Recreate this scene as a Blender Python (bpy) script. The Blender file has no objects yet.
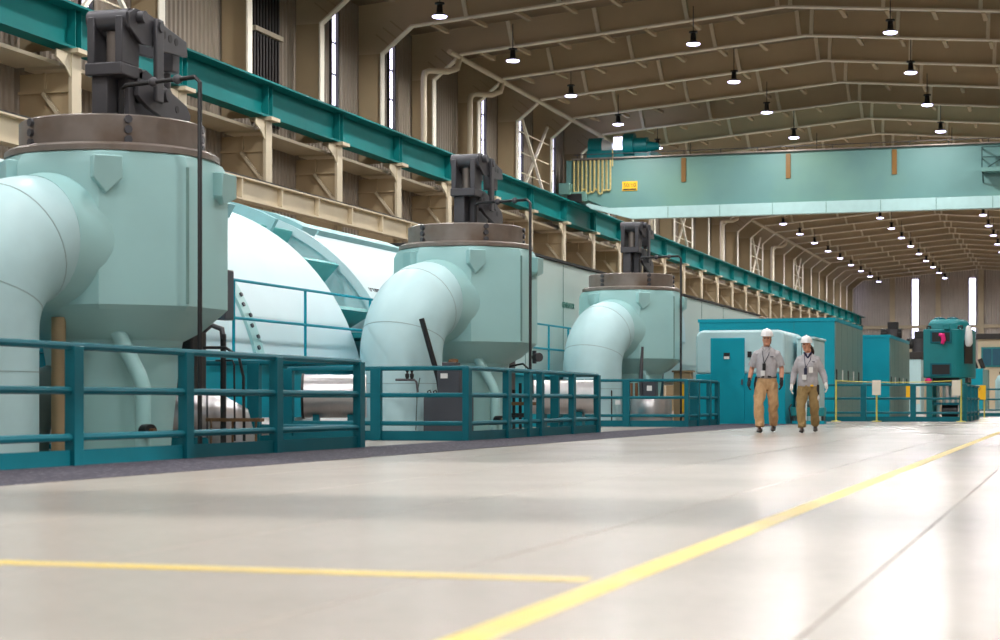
import bpy, bmesh, math, random
from mathutils import Vector, Matrix, noise
random.seed(7)
SC = bpy.context.scene
COL = SC.collection
PI = math.pi

# ------------------------------------------------------------------ camera
CAMH = 0.56
cam_d = bpy.data.cameras.new('camera'); cam = bpy.data.objects.new('camera', cam_d); COL.objects.link(cam)
cam.location = (0, 0, CAMH)
cam.rotation_euler = (PI / 2, 0, math.radians(17.35))
cam_d.sensor_width = 36; cam_d.lens = 66.6; cam_d.shift_y = 0.082
cam_d.clip_end = 600
cam_d.dof.use_dof = True; cam_d.dof.focus_distance = 33.0; cam_d.dof.aperture_fstop = 2.8
SC.camera = cam

# ------------------------------------------------------------------ sky, exposure
w = bpy.data.worlds.new('sky'); SC.world = w; w.use_nodes = True
bg = w.node_tree.nodes['Background']
bg.inputs['Color'].default_value = (0.86, 0.93, 1.0, 1); bg.inputs['Strength'].default_value = 0.5
sun_d = bpy.data.lights.new('sun', 'SUN'); sun = bpy.data.objects.new('sun', sun_d); COL.objects.link(sun)
sun_d.energy = 4.4; sun_d.angle = math.radians(4); sun_d.color = (1.0, 0.97, 0.92)
sun.rotation_euler = (0, math.radians(62), 0)      # low daylight from the right, through the open loading bays
SC.view_settings.view_transform = 'Standard'; SC.view_settings.look = 'None'
SC.view_settings.gamma = 1.0; SC.view_settings.use_curve_mapping = False
SC.view_settings.exposure = 0.16
SC.cycles.max_bounces = 6; SC.cycles.diffuse_bounces = 4; SC.cycles.glossy_bounces = 3
SC.cycles.sample_clamp_indirect = 2.5; SC.cycles.blur_glossy = 1.0; SC.cycles.caustics_reflective = False; SC.cycles.caustics_refractive = False
LAMP_W = 380.0

# ------------------------------------------------------------------ materials
def lin(c):
    out = []
    for v in c[:3]:
        v = v / 255.0
        out.append(v / 12.92 if v <= 0.04045 else ((v + 0.055) / 1.055) ** 2.4)
    return tuple(out) + (1.0,)

MATS = {}
def mat(name, rgb, rough=0.5, metal=0.0, var=0.08, scale=3.0, bump=0.0, bscale=40.0, emit=None, estr=0.0, spec=0.5, dirt=None, dirt_amt=0.0, dscale=0.6):
    if name in MATS: return MATS[name]
    m = bpy.data.materials.new(name); m.use_nodes = True
    nt = m.node_tree; N = nt.nodes; L = nt.links
    b = N['Principled BSDF']
    b.inputs['Roughness'].default_value = rough; b.inputs['Metallic'].default_value = metal
    b.inputs['Specular IOR Level'].default_value = spec
    tc = N.new('ShaderNodeTexCoord')
    nz = N.new('ShaderNodeTexNoise'); nz.inputs['Scale'].default_value = scale; nz.inputs['Detail'].default_value = 4
    L.new(tc.outputs['Object'], nz.inputs['Vector'])
    base = lin(rgb)
    rp = N.new('ShaderNodeValToRGB')
    rp.color_ramp.elements[0].position = 0.3; rp.color_ramp.elements[1].position = 0.7
    rp.color_ramp.elements[0].color = tuple(min(1, c * (1 - var)) for c in base[:3]) + (1,)
    rp.color_ramp.elements[1].color = tuple(min(1, c * (1 + var)) for c in base[:3]) + (1,)
    L.new(nz.outputs['Fac'], rp.inputs['Fac'])
    col = rp.outputs['Color']
    if dirt:
        n2 = N.new('ShaderNodeTexNoise'); n2.inputs['Scale'].default_value = dscale; n2.inputs['Detail'].default_value = 6
        L.new(tc.outputs['Object'], n2.inputs['Vector'])
        r2 = N.new('ShaderNodeValToRGB'); r2.color_ramp.elements[0].position = 0.48; r2.color_ramp.elements[1].position = 0.72
        r2.color_ramp.elements[1].color = (dirt_amt, dirt_amt, dirt_amt, 1)
        L.new(n2.outputs['Fac'], r2.inputs['Fac'])
        mx = N.new('ShaderNodeMixRGB'); mx.inputs['Color2'].default_value = lin(dirt)
        L.new(r2.outputs['Color'], mx.inputs['Fac']); L.new(col, mx.inputs['Color1']); col = mx.outputs['Color']
    L.new(col, b.inputs['Base Color'])
    if bump:
        n3 = N.new('ShaderNodeTexNoise'); n3.inputs['Scale'].default_value = bscale
        L.new(tc.outputs['Object'], n3.inputs['Vector'])
        bp = N.new('ShaderNodeBump'); bp.inputs['Strength'].default_value = bump; bp.inputs['Distance'].default_value = 0.02
        L.new(n3.outputs['Fac'], bp.inputs['Height']); L.new(bp.outputs['Normal'], b.inputs['Normal'])
    if emit:
        b.inputs['Emission Color'].default_value = lin(emit); b.inputs['Emission Strength'].default_value = estr
    MATS[name] = m
    return m

PALE = mat('pale teal paint', (164, 209, 210), 0.38, var=0.05, scale=1.2, dirt=(128, 184, 178), dirt_amt=0.35)
PIPEP = mat('pale blue insulation jacket', (190, 224, 229), 0.42, var=0.05, scale=1.5, dirt=(150, 185, 188), dirt_amt=0.4, dscale=0.9)
HOOD = mat('white teal casing paint', (206, 231, 237), 0.4, var=0.03, scale=0.8)
GENP = mat('grey green casing paint', (206, 222, 216), 0.45, var=0.03, scale=0.6)
TEAL = mat('rail teal paint', (6, 100, 114), 0.5, var=0.08, scale=2, spec=0.25)
TEALB = mat('bright teal paint', (0, 152, 174), 0.5, var=0.05, scale=1, spec=0.25)
TEALD = mat('deep teal paint', (0, 124, 130), 0.45, var=0.08, scale=2)
GUSS = mat('mid teal paint', (105, 190, 190), 0.42, var=0.05)
RUNW = mat('runway teal paint', (10, 116, 116), 0.6, var=0.08, scale=0.5, spec=0.15)
CRANE = mat('crane pale teal paint', (98, 140, 138), 0.5, var=0.05, scale=0.6, dirt=(120, 160, 130), dirt_amt=0.4, dscale=0.25)
CRANEL = mat('crane lit shelf tone', (172, 208, 208), 0.4, var=0.04)  # crane paint lightened, standing in for light caught by the lower shelf
FLNG = mat('lit flange cream', (246, 238, 220), 0.5, var=0.05)  # frame paint lightened, light on the flanges put into the colour
RWEB = mat('shaded rafter tan', (200, 182, 152), 0.6, var=0.08, scale=0.5)  # same frame paint in a darker copy, shade on the rafter webs
BEIGE = mat('cream steel paint', (208, 194, 167), 0.5, var=0.08, scale=0.6)
BROWN = mat('shaded steel tan', (178, 158, 126), 0.6, var=0.08, scale=0.5)  # darker copy of the cream steel, shade of the webs in its colour
SIDING = mat('grey brown siding', (150, 137, 122), 0.55, var=0.1, scale=0.5)
DECK = mat('roof deck', (140, 122, 98), 0.7, var=0.08, scale=0.4)
STEEL = mat('weathered steel', (134, 126, 120), 0.42, 0.4, var=0.2, scale=2.0, dirt=(96, 70, 44), dirt_amt=0.6, dscale=1.6)
JSEAM = mat('jacket seam', (148, 176, 178), 0.5)
HATCH = mat('light aqua paint', (158, 208, 214), 0.42)
SEAM = mat('darker teal seam', (112, 150, 146), 0.5)  # darker teal for the body seam
GUN = mat('dark gunmetal', (80, 80, 85), 0.45, 0.3, var=0.15, scale=3)
BLACK = mat('black paint', (24, 25, 28), 0.4, var=0.1)
DGREY = mat('dark grey cabinet', (62, 66, 74), 0.45, var=0.06)
SILVER = mat('aluminium lagging', (205, 203, 205), 0.28, 0.85, var=0.06, bump=0.1, bscale=6)
TANP = mat('tan pipe wrap', (160, 138, 105), 0.6, var=0.08)
DPIPE = mat('dark green grey pipe', (84, 104, 102), 0.5, var=0.12)
WHITE = mat('white paint', (236, 236, 234), 0.4, var=0.02)
YELLOW = mat('safety yellow', (245, 190, 20), 0.45, var=0.05)
YPOST = mat('pale yellow post', (205, 195, 90), 0.5, var=0.05)
ENDW = mat('end wall siding', (206, 198, 192), 0.55, var=0.08, scale=0.5)
DRAIL = mat('dark platform paint', (20, 62, 62), 0.5)
OCHRE = mat('ochre bumper', (122, 86, 28), 0.5, var=0.06)
ROPE = mat('yellow festoon cable', (198, 180, 118), 0.6, var=0.15, scale=8)
BRASS = mat('rusty brass', (120, 88, 60), 0.5, 0.4, var=0.2)
PINK = mat('pink cloth', (226, 30, 120), 0.7, var=0.08)
GSIDE = mat('grey green panel', (104, 136, 130), 0.45, var=0.06)
GLASSD = mat('dark blue glass', (40, 88, 110), 0.2, var=0.1)
INK = mat('dark print', (30, 30, 30), 0.6, var=0.02)
GREENINK = mat('green print', (60, 130, 115), 0.6, var=0.02)
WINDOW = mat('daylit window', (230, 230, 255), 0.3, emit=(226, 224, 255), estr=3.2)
LENS = mat('lamp lens', (240, 240, 255), 0.3, emit=(215, 210, 255), estr=9.0)
LOUVER = mat('dark louvre', (42, 38, 36), 0.6, var=0.1)

# floor: polished concrete, with faint wear
def floor_mat():
    m = bpy.data.materials.new('polished concrete'); m.use_nodes = True
    nt = m.node_tree; N = nt.nodes; L = nt.links; b = N['Principled BSDF']
    tc = N.new('ShaderNodeTexCoord')
    n1 = N.new('ShaderNodeTexNoise'); n1.inputs['Scale'].default_value = 0.35; n1.inputs['Detail'].default_value = 7; n1.inputs['Roughness'].default_value = 0.62
    L.new(tc.outputs['Object'], n1.inputs['Vector'])
    r = N.new('ShaderNodeValToRGB'); e = r.color_ramp.elements
    e[0].position = 0.2; e[0].color = lin((166, 155, 145)); e[1].position = 0.9; e[1].color = lin((198, 188, 178))
    L.new(n1.outputs['Fac'], r.inputs['Fac'])
    n2 = N.new('ShaderNodeTexNoise'); n2.inputs['Scale'].default_value = 14; n2.inputs['Detail'].default_value = 3
    L.new(tc.outputs['Object'], n2.inputs['Vector'])
    mx = N.new('ShaderNodeMixRGB'); mx.blend_type = 'MULTIPLY'; mx.inputs['Fac'].default_value = 0.18
    L.new(r.outputs['Color'], mx.inputs['Color1']); L.new(n2.outputs['Fac'], mx.inputs['Color2'])
    L.new(mx.outputs['Color'], b.inputs['Base Color'])
    b.inputs['Roughness'].default_value = 0.22
    b.inputs['Specular IOR Level'].default_value = 0.26
    return m
FLOOR = floor_mat()
JOINT = mat('joint filler', (120, 112, 104), 0.8)
YLINE = mat('worn yellow floor paint', (212, 184, 66), 0.4, var=0.05, scale=6, dirt=(190, 172, 120), dirt_amt=0.6, dscale=2.0)

def plate_mat():
    m = bpy.data.materials.new('checker plate'); m.use_nodes = True
    nt = m.node_tree; N = nt.nodes; L = nt.links; b = N['Principled BSDF']
    tc = N.new('ShaderNodeTexCoord')
    ck = N.new('ShaderNodeTexVoronoi'); ck.inputs['Scale'].default_value = 16
    L.new(tc.outputs['Object'], ck.inputs['Vector'])
    r = N.new('ShaderNodeValToRGB'); e = r.color_ramp.elements
    e[0].position = 0.1; e[0].color = lin((112, 107, 116)); e[1].position = 0.42; e[1].color = lin((54, 51, 62))
    L.new(ck.outputs['Distance'], r.inputs['Fac']); L.new(r.outputs['Color'], b.inputs['Base Color'])
    b.inputs['Roughness'].default_value = 0.8; b.inputs['Specular IOR Level'].default_value = 0.2
    bp = N.new('ShaderNodeBump'); bp.inputs['Strength'].default_value = 0.5; bp.inputs['Distance'].default_value = 0.01
    L.new(ck.outputs['Distance'], bp.inputs['Height']); L.new(bp.outputs['Normal'], b.inputs['Normal'])
    return m
PLATE = plate_mat()

# ------------------------------------------------------------------ mesh builder
class MB:
    def __init__(s): s.v = []; s.f = []
    def add(s, vs, fs):
        n = len(s.v); s.v += [tuple(p) for p in vs]; s.f += [tuple(i + n for i in f) for f in fs]; return s
    def box(s, x0, x1, y0, y1, z0, z1):
        vs = [(x, y, z) for z in (z0, z1) for y in (y0, y1) for x in (x0, x1)]
        return s.add(vs, [(0, 2, 3, 1), (4, 5, 7, 6), (0, 1, 5, 4), (2, 6, 7, 3), (0, 4, 6, 2), (1, 3, 7, 5)])
    def bar(s, p, q, a, b, up=(0, 0, 1)):
        p = Vector(p); q = Vector(q); d = (q - p).normalized(); u = Vector(up)
        if abs(d.dot(u)) > 0.98: u = Vector((1, 0, 0))
        sd = d.cross(u).normalized(); u = sd.cross(d)
        vs = []
        for c in (p, q):
            for i, j in ((-1, -1), (1, -1), (1, 1), (-1, 1)):
                vs.append(c + sd * (a / 2 * i) + u * (b / 2 * j))
        return s.add(vs, [(3, 2, 1, 0), (4, 5, 6, 7), (0, 1, 5, 4), (1, 2, 6, 5), (2, 3, 7, 6), (3, 0, 4, 7)])
    def tube(s, pts, r, n=12, caps=True):
        pts = [Vector(p) for p in pts]
        rs = r if isinstance(r, (list, tuple)) else [r] * len(pts)
        tang = []
        for i in range(len(pts)):
            a = pts[max(0, i - 1)]; b = pts[min(len(pts) - 1, i + 1)]
            tang.append((b - a).normalized())
        t = tang[0]
        u = Vector((0, 0, 1)) if abs(t.z) < 0.9 else Vector((1, 0, 0))
        u = (u - t * u.dot(t)).normalized()
        vs = []
        for i, p in enumerate(pts):
            t = tang[i]; u = (u - t * u.dot(t)).normalized(); w_ = t.cross(u)
            rr = rs[i]; ra, rb = rr if isinstance(rr, (list, tuple)) else (rr, rr)
            for k in range(n):
                a = 2 * PI * k / n
                vs.append(p + u * (ra * math.cos(a)) + w_ * (rb * math.sin(a)))
        fs = []
        for i in range(len(pts) - 1):
            for k in range(n):
                a = i * n + k; b = i * n + (k + 1) % n
                fs.append((a, b, b + n, a + n))
        if caps:
            fs.append(tuple(reversed(range(n)))); fs.append(tuple(range((len(pts) - 1) * n, len(pts) * n)))
        return s.add(vs, fs)
    def cyl(s, p, q, r, n=20, r2=None):
        return s.tube([p, q], [r, r if r2 is None else r2], n)
    def prism(s, poly, a, b, axis='y'):
        n = len(poly)
        def P(u, v, t):
            return {'y': (u, t, v), 'x': (t, u, v), 'z': (u, v, t)}[axis]
        vs = [P(u, v, a) for u, v in poly] + [P(u, v, b) for u, v in poly]
        fs = [tuple(range(n)), tuple(reversed(range(n, 2 * n)))]
        for i in range(n):
            j = (i + 1) % n; fs.append((i, i + n, j + n, j))
        return s.add(vs, fs)
    def loft(s, rings, caps=True):
        n = len(rings[0]); vs = [p for r in rings for p in r]; fs = []
        for i in range(len(rings) - 1):
            for k in range(n):
                a = i * n + k; b = i * n + (k + 1) % n; fs.append((a, b, b + n, a + n))
        if caps:
            fs.append(tuple(reversed(range(n)))); fs.append(tuple(range((len(rings) - 1) * n, len(rings) * n)))
        return s.add(vs, fs)
    def lathe(s, prof, c=(0, 0, 0), n=32):
        rings = [[(c[0] + r * math.cos(2 * PI * k / n), c[1] + r * math.sin(2 * PI * k / n), c[2] + z) for k in range(n)] for r, z in prof]
        return s.loft(rings)
    def ball(s, c, r, n=12, m=8, sc=(1, 1, 1)):
        rings = []
        for i in range(m + 1):
            t = -PI / 2 + PI * i / m; cr = max(math.cos(t), 0.02)
            rings.append([(c[0] + sc[0] * r * cr * math.cos(2 * PI * k / n), c[1] + sc[1] * r * cr * math.sin(2 * PI * k / n), c[2] + sc[2] * r * math.sin(t)) for k in range(n)])
        return s.loft(rings)
    def mesh(s, name, mt, smooth=True, ang=38):
        me = bpy.data.meshes.new(name); me.from_pydata(s.v, [], s.f)
        bm = bmesh.new(); bm.from_mesh(me); bmesh.ops.recalc_face_normals(bm, faces=bm.faces[:]); bm.to_mesh(me); bm.free()
        if mt: me.materials.append(mt)
        if smooth:
            me.polygons.foreach_set('use_smooth', [True] * len(me.polygons))
            me.set_sharp_from_angle(angle=math.radians(ang))
        return me
    def build(s, name, mt, parent=None, smooth=True, bevel=0.0, loc=None, label=None, ang=38):
        o = bpy.data.objects.new(name, s.mesh(name, mt, smooth, ang)); COL.objects.link(o)
        if parent: o.parent = parent
        if loc: o.location = loc
        if bevel:
            m = o.modifiers.new('edge', 'BEVEL'); m.width = bevel; m.segments = 2; m.limit_method = 'ANGLE'; m.angle_limit = math.radians(40)
        if label: o['label'] = label
        return o

def tag(o, label=None, cat=None, group=None, kind=None):
    if label: o['label'] = label
    if cat: o['category'] = cat
    if group: o['group'] = group
    if kind: o['kind'] = kind
    return o
def empty(name, loc=(0, 0, 0), rz=0.0, label=None, cat=None, group=None, kind=None):
    o = bpy.data.objects.new(name, None); COL.objects.link(o); o.empty_display_size = 0.2
    o.location = loc; o.rotation_euler = (0, 0, rz)
    return tag(o, label, cat, group, kind)
def inst(src, parent=None, loc=None, rot=None):
    c = src.copy(); COL.objects.link(c)
    if parent: c.parent = parent
    if loc is not None: c.location = loc
    if rot is not None: c.rotation_euler = rot
    return c
def copy_tree(o, parent=None):
    c = o.copy(); COL.objects.link(c); c.parent = parent
    for ch in list(o.children): copy_tree(ch, c)
    return c
def text(name, body, size, mt, parent, loc, rot, depth=0.004):
    cu = bpy.data.curves.new(name, 'FONT'); cu.body = body; cu.size = size; cu.extrude = depth; cu.align_x = 'CENTER'; cu.align_y = 'CENTER'
    t = bpy.data.objects.new(name, cu); COL.objects.link(t)
    dg = bpy.context.evaluated_depsgraph_get(); me = bpy.data.meshes.new_from_object(t.evaluated_get(dg))
    bpy.data.objects.remove(t)
    me.materials.clear(); me.materials.append(mt)
    o = bpy.data.objects.new(name, me); COL.objects.link(o); o.parent = parent; o.location = loc; o.rotation_euler = rot
    return o
def arc(cx, cy, r, a0, a1, n):
    return [(cx + r * math.cos(math.radians(a0 + (a1 - a0) * i / n)), cy + r * math.sin(math.radians(a0 + (a1 - a0) * i / n))) for i in range(n + 1)]
ORD = ['zeroth', 'first', 'second', 'third', 'fourth', 'fifth', 'sixth', 'seventh', 'eighth', 'ninth', 'tenth', 'eleventh', 'twelfth', 'thirteenth', 'fourteenth', 'fifteenth', 'sixteenth', 'seventeenth', 'eighteenth', 'nineteenth', 'twentieth'] + ['%dth' % i for i in range(21, 40)]
# ================================================================== the hall
XW, XE = -27.1, 4.7          # outer faces of the side walls
Y0, Y1 = -14.0, 232.0        # near and far end walls
BAY = 6.1; YF = 86.1         # frame spacing, one frame's position
XK, XR = -26.0, -11.2        # inner column face, ridge
FR = [YF + BAY * n for n in range(-9, 24) if YF + BAY * n < Y1 - 2]
def deck_z(x): return 17.5 - abs(x - XR) / 11.8

# floor: slab strips with recessed joints, painted lines, floor plate strip
fl = MB().box(-28, 6, Y0 - 1, Y1 + 1, -0.3, -0.012).build('floor', JOINT, smooth=False); tag(fl, kind='structure')
JX = [-0.63 + 1.345 * k for k in range(-20, 5)]
for a, b in zip([-27.9] + JX, JX + [5.9]):
    if b - a > 0.05:
        MB().box(a + 0.004, b - 0.004, Y0, Y1, -0.1, 0).build('slab', FLOOR, fl, smooth=False)
MB().box(-1.43, -1.325, -3, 120, -0.05, 0.002).build('yellow_line', YLINE, fl, smooth=False)
MB().box(-6.6, -1.475, 5.58, 5.70, -0.05, 0.002).build('yellow_line', YLINE, fl, smooth=False)
pl = MB().box(-8.46, -6.85, 2, 47.5, -0.05, 0.004).build('trim_1', PLATE, smooth=False)
tag(pl, 'dark grey patterned floor plate strip along the teal railings', kind='structure')

# roof deck
roof = MB().prism([(XW, deck_z(XW)), (XR, 17.5), (XE, deck_z(XE)), (XE, deck_z(XE) + 0.15), (XR, 17.65), (XW, deck_z(XW) + 0.15)], Y0, Y1).build('ceiling', DECK, smooth=False)
tag(roof, kind='structure')

# corrugated left wall in bay panels
wl = empty('wall_left', (XW, 0, 0), kind='structure')
def corr(width, z0, z1, pitch=0.3, d=0.06):
    m = MB(); ys = []; n = int(round(width / pitch))
    for i in range(n):
        y = i * pitch; ys += [(y, 0), (y + pitch * 0.35, 0), (y + pitch * 0.5, d), (y + pitch * 0.85, d)]
    ys.append((n * pitch, 0))
    vs = [(x, y, z) for y, x in ys for z in (z0, z1)]
    return m.add(vs, [(2 * i, 2 * i + 2, 2 * i + 3, 2 * i + 1) for i in range(len(ys) - 1)])
me = corr(BAY, 0, 16.4).mesh('panel', SIDING, smooth=False)
near = 0
ys = [FR[0] - BAY * k for k in range(7, 0, -1)] + FR
for y in ys:
    o = bpy.data.objects.new('panel', me); COL.objects.link(o); o.parent = wl; o.location = (0, y, 0)
MB().box(-0.3, -0.1, Y0, Y1, 0, 17).build('backing', SIDING, wl, smooth=False)

# slit windows of the left wall
wn = [0]
def slit(x, y0, y1, z0, z1, nx):
    wn[0] += 1
    r = empty('window_%d' % wn[0], (x, (y0 + y1) / 2, z0), kind='structure')
    h = (y1 - y0) / 2; H = z1 - z0
    MB().box(0, 0.04, -h, h, 0, H).build('pane', WINDOW, r, smooth=False)
    f = MB().box(0, 0.16, h, h + 0.12, 0, H).box(0, 0.1, -h - 0.06, -h, 0, H)
    for k in range(5): f.box(0, 0.07, -h, h, k * H / 4 - 0.03, k * H / 4 + 0.03)
    f.build('frame', LOUVER, r, smooth=False)
for i, y in enumerate(FR):
    if i % 4 != 3 and i != 4: slit(XW + 0.07, y + 3.2 + 0.006 * (y - 60), y + 3.65 + 0.006 * (y - 60), 10.6, 15.4, 1)
lv = empty('louvre_panel', (XW + 0.07, YF - 5 * BAY + 2.3, 10.2), kind='structure')
MB().box(0, 0.02, 0, 2.3, 0, 6.0).build('backing', LOUVER, lv, smooth=False)
for k in range(9): MB().box(0.02, 0.09, 0.1 + k * 0.25, 0.2 + k * 0.25, 0, 6).build('blade', LOUVER, lv, smooth=False)
for k in range(3): MB().box(0.02, 0.2, 0, 2.3, 1.2 + 1.9 * k, 1.36 + 1.9 * k).build('crossbar', BEIGE, lv, smooth=False)

# end wall with columns, girts and tall windows; near wall; right wall with open loading bays
we = empty('wall_end', (0, Y1, 0), kind='structure')
m = MB(); n = 105; xs = []
for i in range(n):
    x = XW + 0.3 * i; xs += [(x, 0), (x + 0.1, 0), (x + 0.15, -0.06), (x + 0.26, -0.06)]
m.add([(x, y, z) for x, y in xs for z in (0, 17.6)], [(2 * i, 2 * i + 2, 2 * i + 3, 2 * i + 1) for i in range(len(xs) - 1)])
m.build('siding', ENDW, we, smooth=False)
MB().box(XW, XE, 0.1, 0.3, 0, 17.7).build('backing', SIDING, we, smooth=False)
for x in (-21.8, -16.3, -11.2, -5.8, -0.5):
    MB().box(x - 0.3, x + 0.3, -0.5, -0.06, 0, deck_z(x) - 0.2).build('column', BEIGE, we, smooth=False)
MB().box(XW, XE, -0.62, -0.5, 9.55, 9.95).build('girt', BEIGE, we, smooth=False)
for x in (-19.05, -12.25, -4.3):
    wn[0] += 1
    r = empty('window_%d' % wn[0], (x, Y1 - 0.07, 8.2), kind='structure')
    MB().box(-0.38, 0.38, -0.05, 0, 0, 7.4).build('pane', WINDOW, r, smooth=False)
    MB().box(-0.5, -0.38, -0.1, 0, -0.1, 7.5).box(0.38, 0.5, -0.1, 0, -0.1, 7.5).build('frame', LOUVER, r, smooth=False)
tag(MB().box(XW, XE, Y0 - 0.3, Y0, 0, 17.7).build('wall_near', SIDING, smooth=False), kind='structure')
wr = empty('wall_right', (XE, 0, 0), kind='structure')
BAYS = [(-12.0, -5.0), (-3.5, 8.2), (10.4, 16.2)]      # open loading bays of the right wall
BH = 7.2
prev = Y0
for c, e_ in BAYS:
    MB().box(0, 0.3, prev, c, 0, BH).build('pier', SIDING, wr, smooth=False); prev = e_
MB().box(0, 0.3, prev, Y1, 0, BH).build('pier', SIDING, wr, smooth=False)
MB().box(0, 0.3, Y0, Y1, BH, 16.4).build('upper_siding', SIDING, wr, smooth=False)

# portal frames
def frame_parts():
    P = {}
    zl = 15.2
    lp = [(-26, 14.2), (-24.8, 15.2), (XR, 16.35), (XR, 17.45), (-27.0, deck_z(-27) - 0.03), (-27.0, 14.2)]
    P['rafter_web'] = MB().prism(lp, -0.012, 0.012).mesh('rafter_web', RWEB, False)
    rp = [(2 * XR - x, z) for x, z in reversed(lp)]
    P['rafter_web_r'] = MB().prism(rp, -0.012, 0.012).mesh('rafter_web', RWEB, False)
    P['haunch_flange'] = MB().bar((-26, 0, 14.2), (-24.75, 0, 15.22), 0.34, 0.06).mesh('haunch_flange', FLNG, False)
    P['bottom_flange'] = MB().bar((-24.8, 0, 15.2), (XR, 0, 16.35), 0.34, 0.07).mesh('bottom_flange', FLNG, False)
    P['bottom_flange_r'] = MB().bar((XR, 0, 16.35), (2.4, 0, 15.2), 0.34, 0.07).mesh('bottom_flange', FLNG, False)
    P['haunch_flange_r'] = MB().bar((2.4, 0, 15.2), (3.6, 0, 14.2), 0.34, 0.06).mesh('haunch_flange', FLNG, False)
    P['column_web'] = MB().box(-27, -26, -0.012, 0.012, 9.9, 14.2).mesh('column_web', BROWN, False)
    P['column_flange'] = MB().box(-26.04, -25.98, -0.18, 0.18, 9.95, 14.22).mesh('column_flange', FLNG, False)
    P['column_r'] = MB().box(3.6, 4.65, -0.012, 0.012, 0, 14.2).box(3.56, 3.62, -0.18, 0.18, 0, 14.2).mesh('column', BROWN, False)
    # deep lower column that carries the crane runway
    P['lower_web'] = MB().box(-27, -25.35, -0.015, 0.015, 0, 9.3).mesh('lower_web', BROWN, False)
    P['lower_flange'] = MB().box(-25.4, -25.3, -0.24, 0.24, 0, 9.75).mesh('lower_flange', BEIGE, False)
    P['cap_plate'] = MB().box(-25.85, -25.05, -0.34, 0.34, 9.75, 9.86).mesh('cap_plate', BEIGE, False)
    P['cap_rib'] = MB().prism([(-25.3, 9.0), (-25.05, 9.74), (-25.3, 9.74)], -0.02, 0.02).mesh('cap_rib', BEIGE, False)
    P['knee_plate'] = MB().prism([(0.0, 9.75), (-0.95, 9.75), (-0.95, 9.55), (-0.5, 9.36), (0.0, 8.9)], -25.37, -25.33, 'x').mesh('knee_plate', BEIGE, False)
    P['web_rib'] = MB().box(-27, -25.4, -0.12, 0, 8.76, 8.83).box(-26.25, -26.18, -0.12, 0, 8.8, 9.3).mesh('web_rib', BROWN, False)
    P['web_diagonal'] = MB().bar((-26.25, -0.1, 8.76), (-25.4, -0.1, 7.7), 0.1, 0.1).mesh('web_diagonal', BEIGE, False)
    P['runway_beam'] = MB().box(-27, -25.7, 0.2, BAY - 0.2, 9.45, 9.55).mesh('soffit_plate', BEIGE, False)
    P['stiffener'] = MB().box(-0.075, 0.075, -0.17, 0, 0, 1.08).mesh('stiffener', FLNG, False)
    P['flange_brace'] = MB().bar((0, 0.1, 0.0), (0, 2.0, 0.06), 0.16, 0.14).mesh('flange_brace', BROWN, False)
    P['haunch_rib'] = MB().bar((0, -0.06, 0), (-0.55, -0.06, 0.45), 0.1, 0.05).mesh('haunch_rib', BROWN, False)
    return P
P = frame_parts()
def ob(name, me, parent, loc=(0, 0, 0), rot=(0, 0, 0)):
    o = bpy.data.objects.new(name, me); COL.objects.link(o); o.parent = parent; o.location = loc; o.rotation_euler = rot; return o
stx = [-22.5, -18.8, -15.1, -11.45, -10.95, -7.3, -3.6, 0.1]
for i, y in enumerate(FR):
    f = empty('steel_frame', (0, y, 0), kind='structure')
    vis = y > 55
    for k in ('rafter_web', 'rafter_web_r', 'bottom_flange', 'bottom_flange_r', 'haunch_flange', 'haunch_flange_r', 'column_web', 'column_flange', 'column_r',
              'lower_web', 'lower_flange', 'cap_plate', 'knee_plate', 'web_rib', 'web_diagonal'):
        ob(P[k].name.split('.')[0], P[k], f)
    if i < len(FR) - 1: ob('soffit_plate', P['runway_beam'], f)
    if vis:
        for x in stx:
            s = 1 if x < XR else -1
            zb = 16.35 - abs(x - XR) / 11.8
            ob('stiffener', P['stiffener'], f, (x, 0, zb), (0, -0.2 if x < XR - 1 else (-0.12 if x < XR else 0.03), 0))
        for x in (-24.0, -22.4, -20.6, -18.7, -16.9, -15.0, -13.2, -9.0, -7.2, -5.4, -3.5):
            if y < 150: ob('flange_brace', P['flange_brace'], f, (x, 0, 16.35 - abs(x - XR) / 11.8))
        for t in (0.25, 0.5, 0.75):
            if y < 150: ob('haunch_rib', P['haunch_rib'], f, (-26 + 1.2 * t, 0, 14.25 + t))

# crane runway girders and the lower cream girder
def runway(x, s):
    r = empty('crane_runway', (x, 0, 0), kind='structure')
    MB().box(-0.02, 0.02, FR[0] - 6, Y1 - 1, 9.92, 10.93).build('web', RUNW, r, smooth=False)
    MB().box(-0.3 if s > 0 else -0.5, 0.5 if s > 0 else 0.3, FR[0] - 6, Y1 - 1, 10.92, 10.98).build('top_flange', RUNW, r, smooth=False)
    MB().box(-0.28, 0.28, FR[0] - 6, Y1 - 1, 9.86, 9.93).build('bottom_flange', RUNW, r, smooth=False)
    MB().box(-0.05, 0.05, FR[0] - 6, Y1 - 1, 10.98, 11.08).build('rail', GUN, r, smooth=False)
    a = MB().box(0, 0.26 * s, -0.02, 0.02, 9.93, 10.92).mesh('stiffener', RUNW, False)
    for y in FR:
        for dy in (-0.16, 0.16): ob('stiffener', a, r, (0, y + dy, 0))
runway(-25.5, 1); runway(3.1, -1)
lg = empty('lower_girder', (-25.0, 0, 0), kind='structure')
MB().box(-0.02, 0.02, FR[0] - 6, Y1 - 1, 6.9, 7.55).build('web', BEIGE, lg, smooth=False)
MB().box(-0.2, 0.2, FR[0] - 6, Y1 - 1, 7.53, 7.58).build('top_flange', BEIGE, lg, smooth=False)
MB().box(-0.2, 0.2, FR[0] - 6, Y1 - 1, 6.86, 6.91).build('bottom_flange', BEIGE, lg, smooth=False)
MB().box(-0.12, 0.0, FR[0] - 6, Y1 - 1, 7.58, 7.68).build('conductor_rail', LOUVER, lg, smooth=False)
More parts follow.
